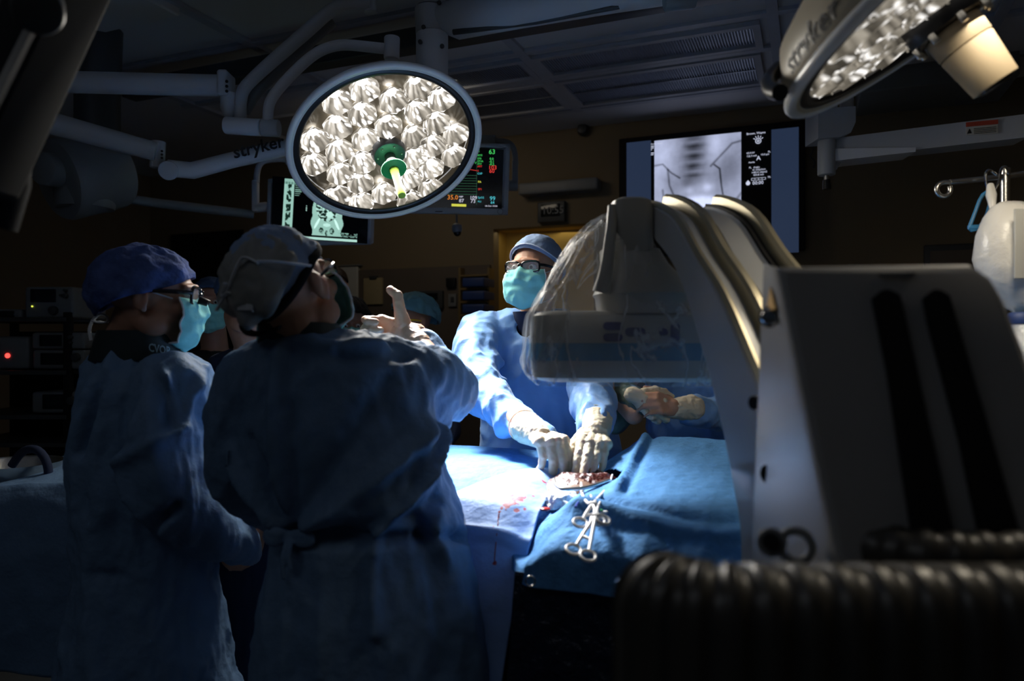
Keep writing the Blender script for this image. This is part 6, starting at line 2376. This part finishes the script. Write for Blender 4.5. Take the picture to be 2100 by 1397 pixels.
# ---------------------------------------------------------------- background figures
def bystander(label, head_px, Y, f, capm, scale, clothm, width_px, top_px, maskm=None, up=(0, 0, 1), bouff=False, skin='skin_dark', gown=False, seed=3, glass=None):
    hp = P(head_px[0], head_px[1], Y)
    t = thing('person', label, 'person', V((hp.x, Y + .05, 0)))
    Mx = frame(f, up, hp, scale)
    mb = MB()
    zt = P(0, top_px, Y).z
    nb_ = V((hp.x, Y + .05, zt))
    head_prims(mb, Mx, nb_, .06)
    mb.rings([(nb_, .08, .07), (nb_ - V((0, 0, .05)), .14, .09), (nb_ - V((0, 0, .5)), .13, .10), (nb_ - V((0, 0, .62)), .14, .10)], 24, 2.3)
    w = width_px / 2 / F * Y
    arms = []
    for q in (-1, 1):
        s_ = nb_ + V((q * (w - .06), 0, -.07))
        arms.append([s_, s_ + V((q * .04, .02, -.28)), s_ + V((q * -.02, -.12, -.46))])
        mb.chain(arms[-1], [.045, .038, .028])
        hand(mb, arms[-1][2], (q * -.2, -.5, -.8), (q * .8, -.3, 0), -q, (25, 35, 20), 5, ((.8, .6, -.3), (.3, .9, -.3), (.1, 1, -.3)), .95, .95)
    legs(mb, hp.x, Y + .06, zt - .62)
    mb.fuse('body', M[skin], t, .0065, 2, face_disp(Mx))
    eyes(Mx, t)
    shoes(t, hp.x, Y + .06, (f[0], f[1]))
    if bouff:
        cap(Mx, t, M[capm], 64, 88, 116, (.100, .128, .116), (0, .026, .036), .006, seed, 'bouffant_cap', folds_n=14, droop=.012)
    else:
        cap(Mx, t, M[capm], 62, 84, 110, (.086, .108, .102), (0, .012, .032), .004, seed)
    if maskm:
        mask(Mx, t, seed)
    if glass:
        glasses(Mx, t, M[glass], 1.3, .030, .020)
    g = MB()
    hem = .35 if gown else zt - .75
    g.rings([(nb_ + V((0, 0, .0)), .085, .075), (nb_ - V((0, 0, .02)), .13, .10), (nb_ - V((0, 0, .06)), w, .12), (nb_ - V((0, 0, .2)), w * .98, .14), (nb_ - V((0, 0, .5)), w * .9, .14), (V((hp.x, Y + .06, hem)), w * 1.05, .16)], 40, 2.3)
    for a in arms:
        g.chain([a[0], a[1], a[1].lerp(a[2], .9 if gown else .15)], [.07, .06, .045])
    g.fuse('gown' if gown else 'scrub_top', M[clothm], t, .010, 2, wrinkles(.008, .09, (1, 1, .5), seed, 3))
    if not gown:
        tr_ = MB()
        legs(tr_, hp.x, Y + .06, zt - .66, r=.10)
        tr_.fuse('trousers', M[clothm], t, .012, 2)
    return t, Mx


bystander('hairnet wearing onlooker with yellow rimmed eye shield behind the pointing hand', (842, 664), 3.6, (-.72, -.62, -.06), 'cap_bouffant', 1.03, 'navy', 170, 745, True, bouff=True, seed=5, glass='yellow')
bystander('dim masked onlooker in dark cap standing before the whiteboard', (684, 590), 4.5, (.02, -1, 0), 'hair', 1.0, 'black_cloth', 150, 640, True, seed=6)
bystander('shadowy onlooker in a hairnet just below the masked person by the whiteboard', (722, 668), 3.9, (.2, -1, -.2), 'black_cloth', 1.0, 'black_cloth', 150, 725, True, bouff=True, seed=7)
bystander('dim figure with blue cap and teal mask in the gap left of the tilted head', (432, 628), 3.3, (.25, -.95, 0), 'cap_dark', 1.0, 'black_cloth', 190, 720, True, seed=8)
bystander('navy gowned person standing close behind the tilted head', (512, 622), 2.32, (.93, -.30, -.15), 'cap_dark', 1.0, 'navy', 190, 718, False, seed=9, gown=True)

# ---------------------------------------------------------------- gowned person with folded gloved hands behind the imaging arm
p4 = thing('person', 'gowned person standing behind the imaging arm with gloved hands folded', 'person', V((.68, 2.66, 0)))
M4 = frame((-.5, -.85, -.05), (0, 0, 1), P(1440, 560, 2.62), 1.03)
mb = MB()
nb4 = P(1440, 660, 2.66)
head_prims(mb, M4, nb4, .062)
mb.rings([(nb4, .08, .07), (nb4 - V((0, 0, .05)), .15, .09), (nb4 - V((0, 0, .5)), .14, .10), (nb4 - V((0, 0, .64)), .15, .10)], 24, 2.3)
wA, wB = P(1300, 852, 2.28), P(1392, 838, 2.26)
mb.chain([P(1350, 700, 2.62), P(1262, 800, 2.50), wA], [.05, .042, .03])
mb.chain([P(1545, 705, 2.62), P(1530, 850, 2.45), wB], [.05, .042, .03])
curA = ((20, 40, 25), (25, 45, 25), (30, 45, 25), (35, 45, 25))
hand(mb, wB, (-.8, -.40, .22), (.1, -.9, .5), 1, ((35, 50, 30),) * 4, 3, ((.8, .6, -.3), (.3, .9, -.3), (.1, 1, -.3)), .95, .9)
legs(mb, .68, 2.72, .9)
mb.fuse('body', M['skin'], p4, .0055, 2, face_disp(M4))
shoes(p4, .68, 2.70, (0, -1))
cap(M4, p4, M['cap_grey'], 62, 84, 110, (.086, .108, .102), (0, .012, .032), .004, 31)
mask(M4, p4, 12)
g = MB()
g.rings([(nb4, .085, .075), (nb4 - V((0, 0, .02)), .14, .10), (nb4 - V((0, 0, .06)), .21, .12), (nb4 - V((0, 0, .25)), .205, .13), (nb4 - V((0, 0, .5)), .19, .13), (V((.68, 2.70, .35)), .26, .17)], 40, 2.3)
g.chain([P(1545, 705, 2.62), P(1530, 850, 2.45), P(1415, 842, 2.29)], [.075, .070, .046])
g.fuse('gown', M['gown'], p4, .0085, 2, [wrinkles(.012, .075, (1, 1, .7), 5.3, 3)])
h = MB()
h.chain([P(1315, 828, 2.27), P(1262, 800, 2.50)], [.036, .058])
h.cone(P(1262, 800, 2.50), P(1262, 860, 2.40), .058, .050)
h.fuse('forearm_sleeve', M['glove_dark'], p4, .004, 2, wrinkles(.004, .05, (1, 1, 1), 6.2, 2))
h = MB()
hand(h, P(1302, 812, 2.25), (.72, -.15, -.42), (.1, -1, .1), -1, ((20, 60, 50), (24, 62, 50), (28, 64, 50), (32, 66, 50)), 3, ((.8, .6, -.3), (.3, .9, -.3), (.1, 1, -.3)), .95, 1.15)
h.fuse('glove', M['glove'], p4, .003, 1, wrinkles(.003, .03, (1, 1, 1), 6.2, 2))
h = MB()
h.cone(wB + V((-.005, 0, 0)), wB + V((.045, .02, .0)), .034, .042)
h.fuse('glove', M['glove'], p4, .003, 1, wrinkles(.003, .03, (1, 1, 1), 8.2, 2))

# ---------------------------------------------------------------- draped side table and basin at far left
st = thing('side_table', 'low table under a dim blue cover behind the person at the left', 'table', V((-1.62, 2.35, 0)))
MB().box(V((-1.70, 2.50, .97)), (1.0, .56, .03), None, .01).build('table_top', M['steel'], st)
for q in ((-2.05, 2.25), (-1.25, 2.27), (-2.12, 2.75), (-1.25, 2.75)):
    MB().cyl((q[0], q[1], 0), (q[0], q[1], .98), .016).build('leg', M['steel'], st)


def side_path(u, v):
    x = -2.30 + u * 1.16
    if v < .45:
        y = 2.80 - .62 * v / .45
        z = 1.015 + .10 * math.exp(-((x + 1.35) / .35) ** 2) * (1 - .4 * v / .45)
    else:
        q = (v - .45) / .55
        y = 2.18 - .05 * math.sin(min(4 * q, 1) * PI / 2) + .02 * math.sin(x * 11) * q
        z = 1.0 + .07 * math.exp(-((x + 1.35) / .35) ** 2) * (1 - q) - .47 * q
    if x < -1.95:
        z -= (-1.95 - x) * .8
    p = V((x, y, z))
    return p.dot(RA), p.dot(DA), z


sheet_grid('table_cover', M['gown_shaded'], None, side_path, 110, 110, lambda p: .016 * (.4 - abs(nz(p.x * 5, p.y * 5 + p.z * 5, 3))) + .006 * nz(p.x * 14, p.z * 9, 2),
           'rumpled dim blue cover on the side table at the far left', 'table cover')
bs_ = thing('steel_basin', 'dim steel basin at the left edge, standing on the side table', 'basin', V((-1.62, 2.38, 1.03)))
MB().lathe(V((-1.62, 2.38, 1.03)), UP, [(.001, 0), (.09, 0), (.12, .02), (.135, .07), (.142, .075), (.138, .068), (.118, .022), (.088, .006), (.001, .006)], 40, cap=False).build('bowl', M['steel'], bs_)
hz_ = thing('suction_hose', 'dark hose curling over the steel basin at the left edge', 'hose', V((-1.50, 2.34, 1.05)))
MB().tube([V((-1.60, 2.34, 1.10)), V((-1.56, 2.33, 1.15)), V((-1.50, 2.31, 1.16)), V((-1.46, 2.30, 1.12)), V((-1.455, 2.30, 1.05))], .013, 12, smooth=2).build('hose', M['navy'], hz_)
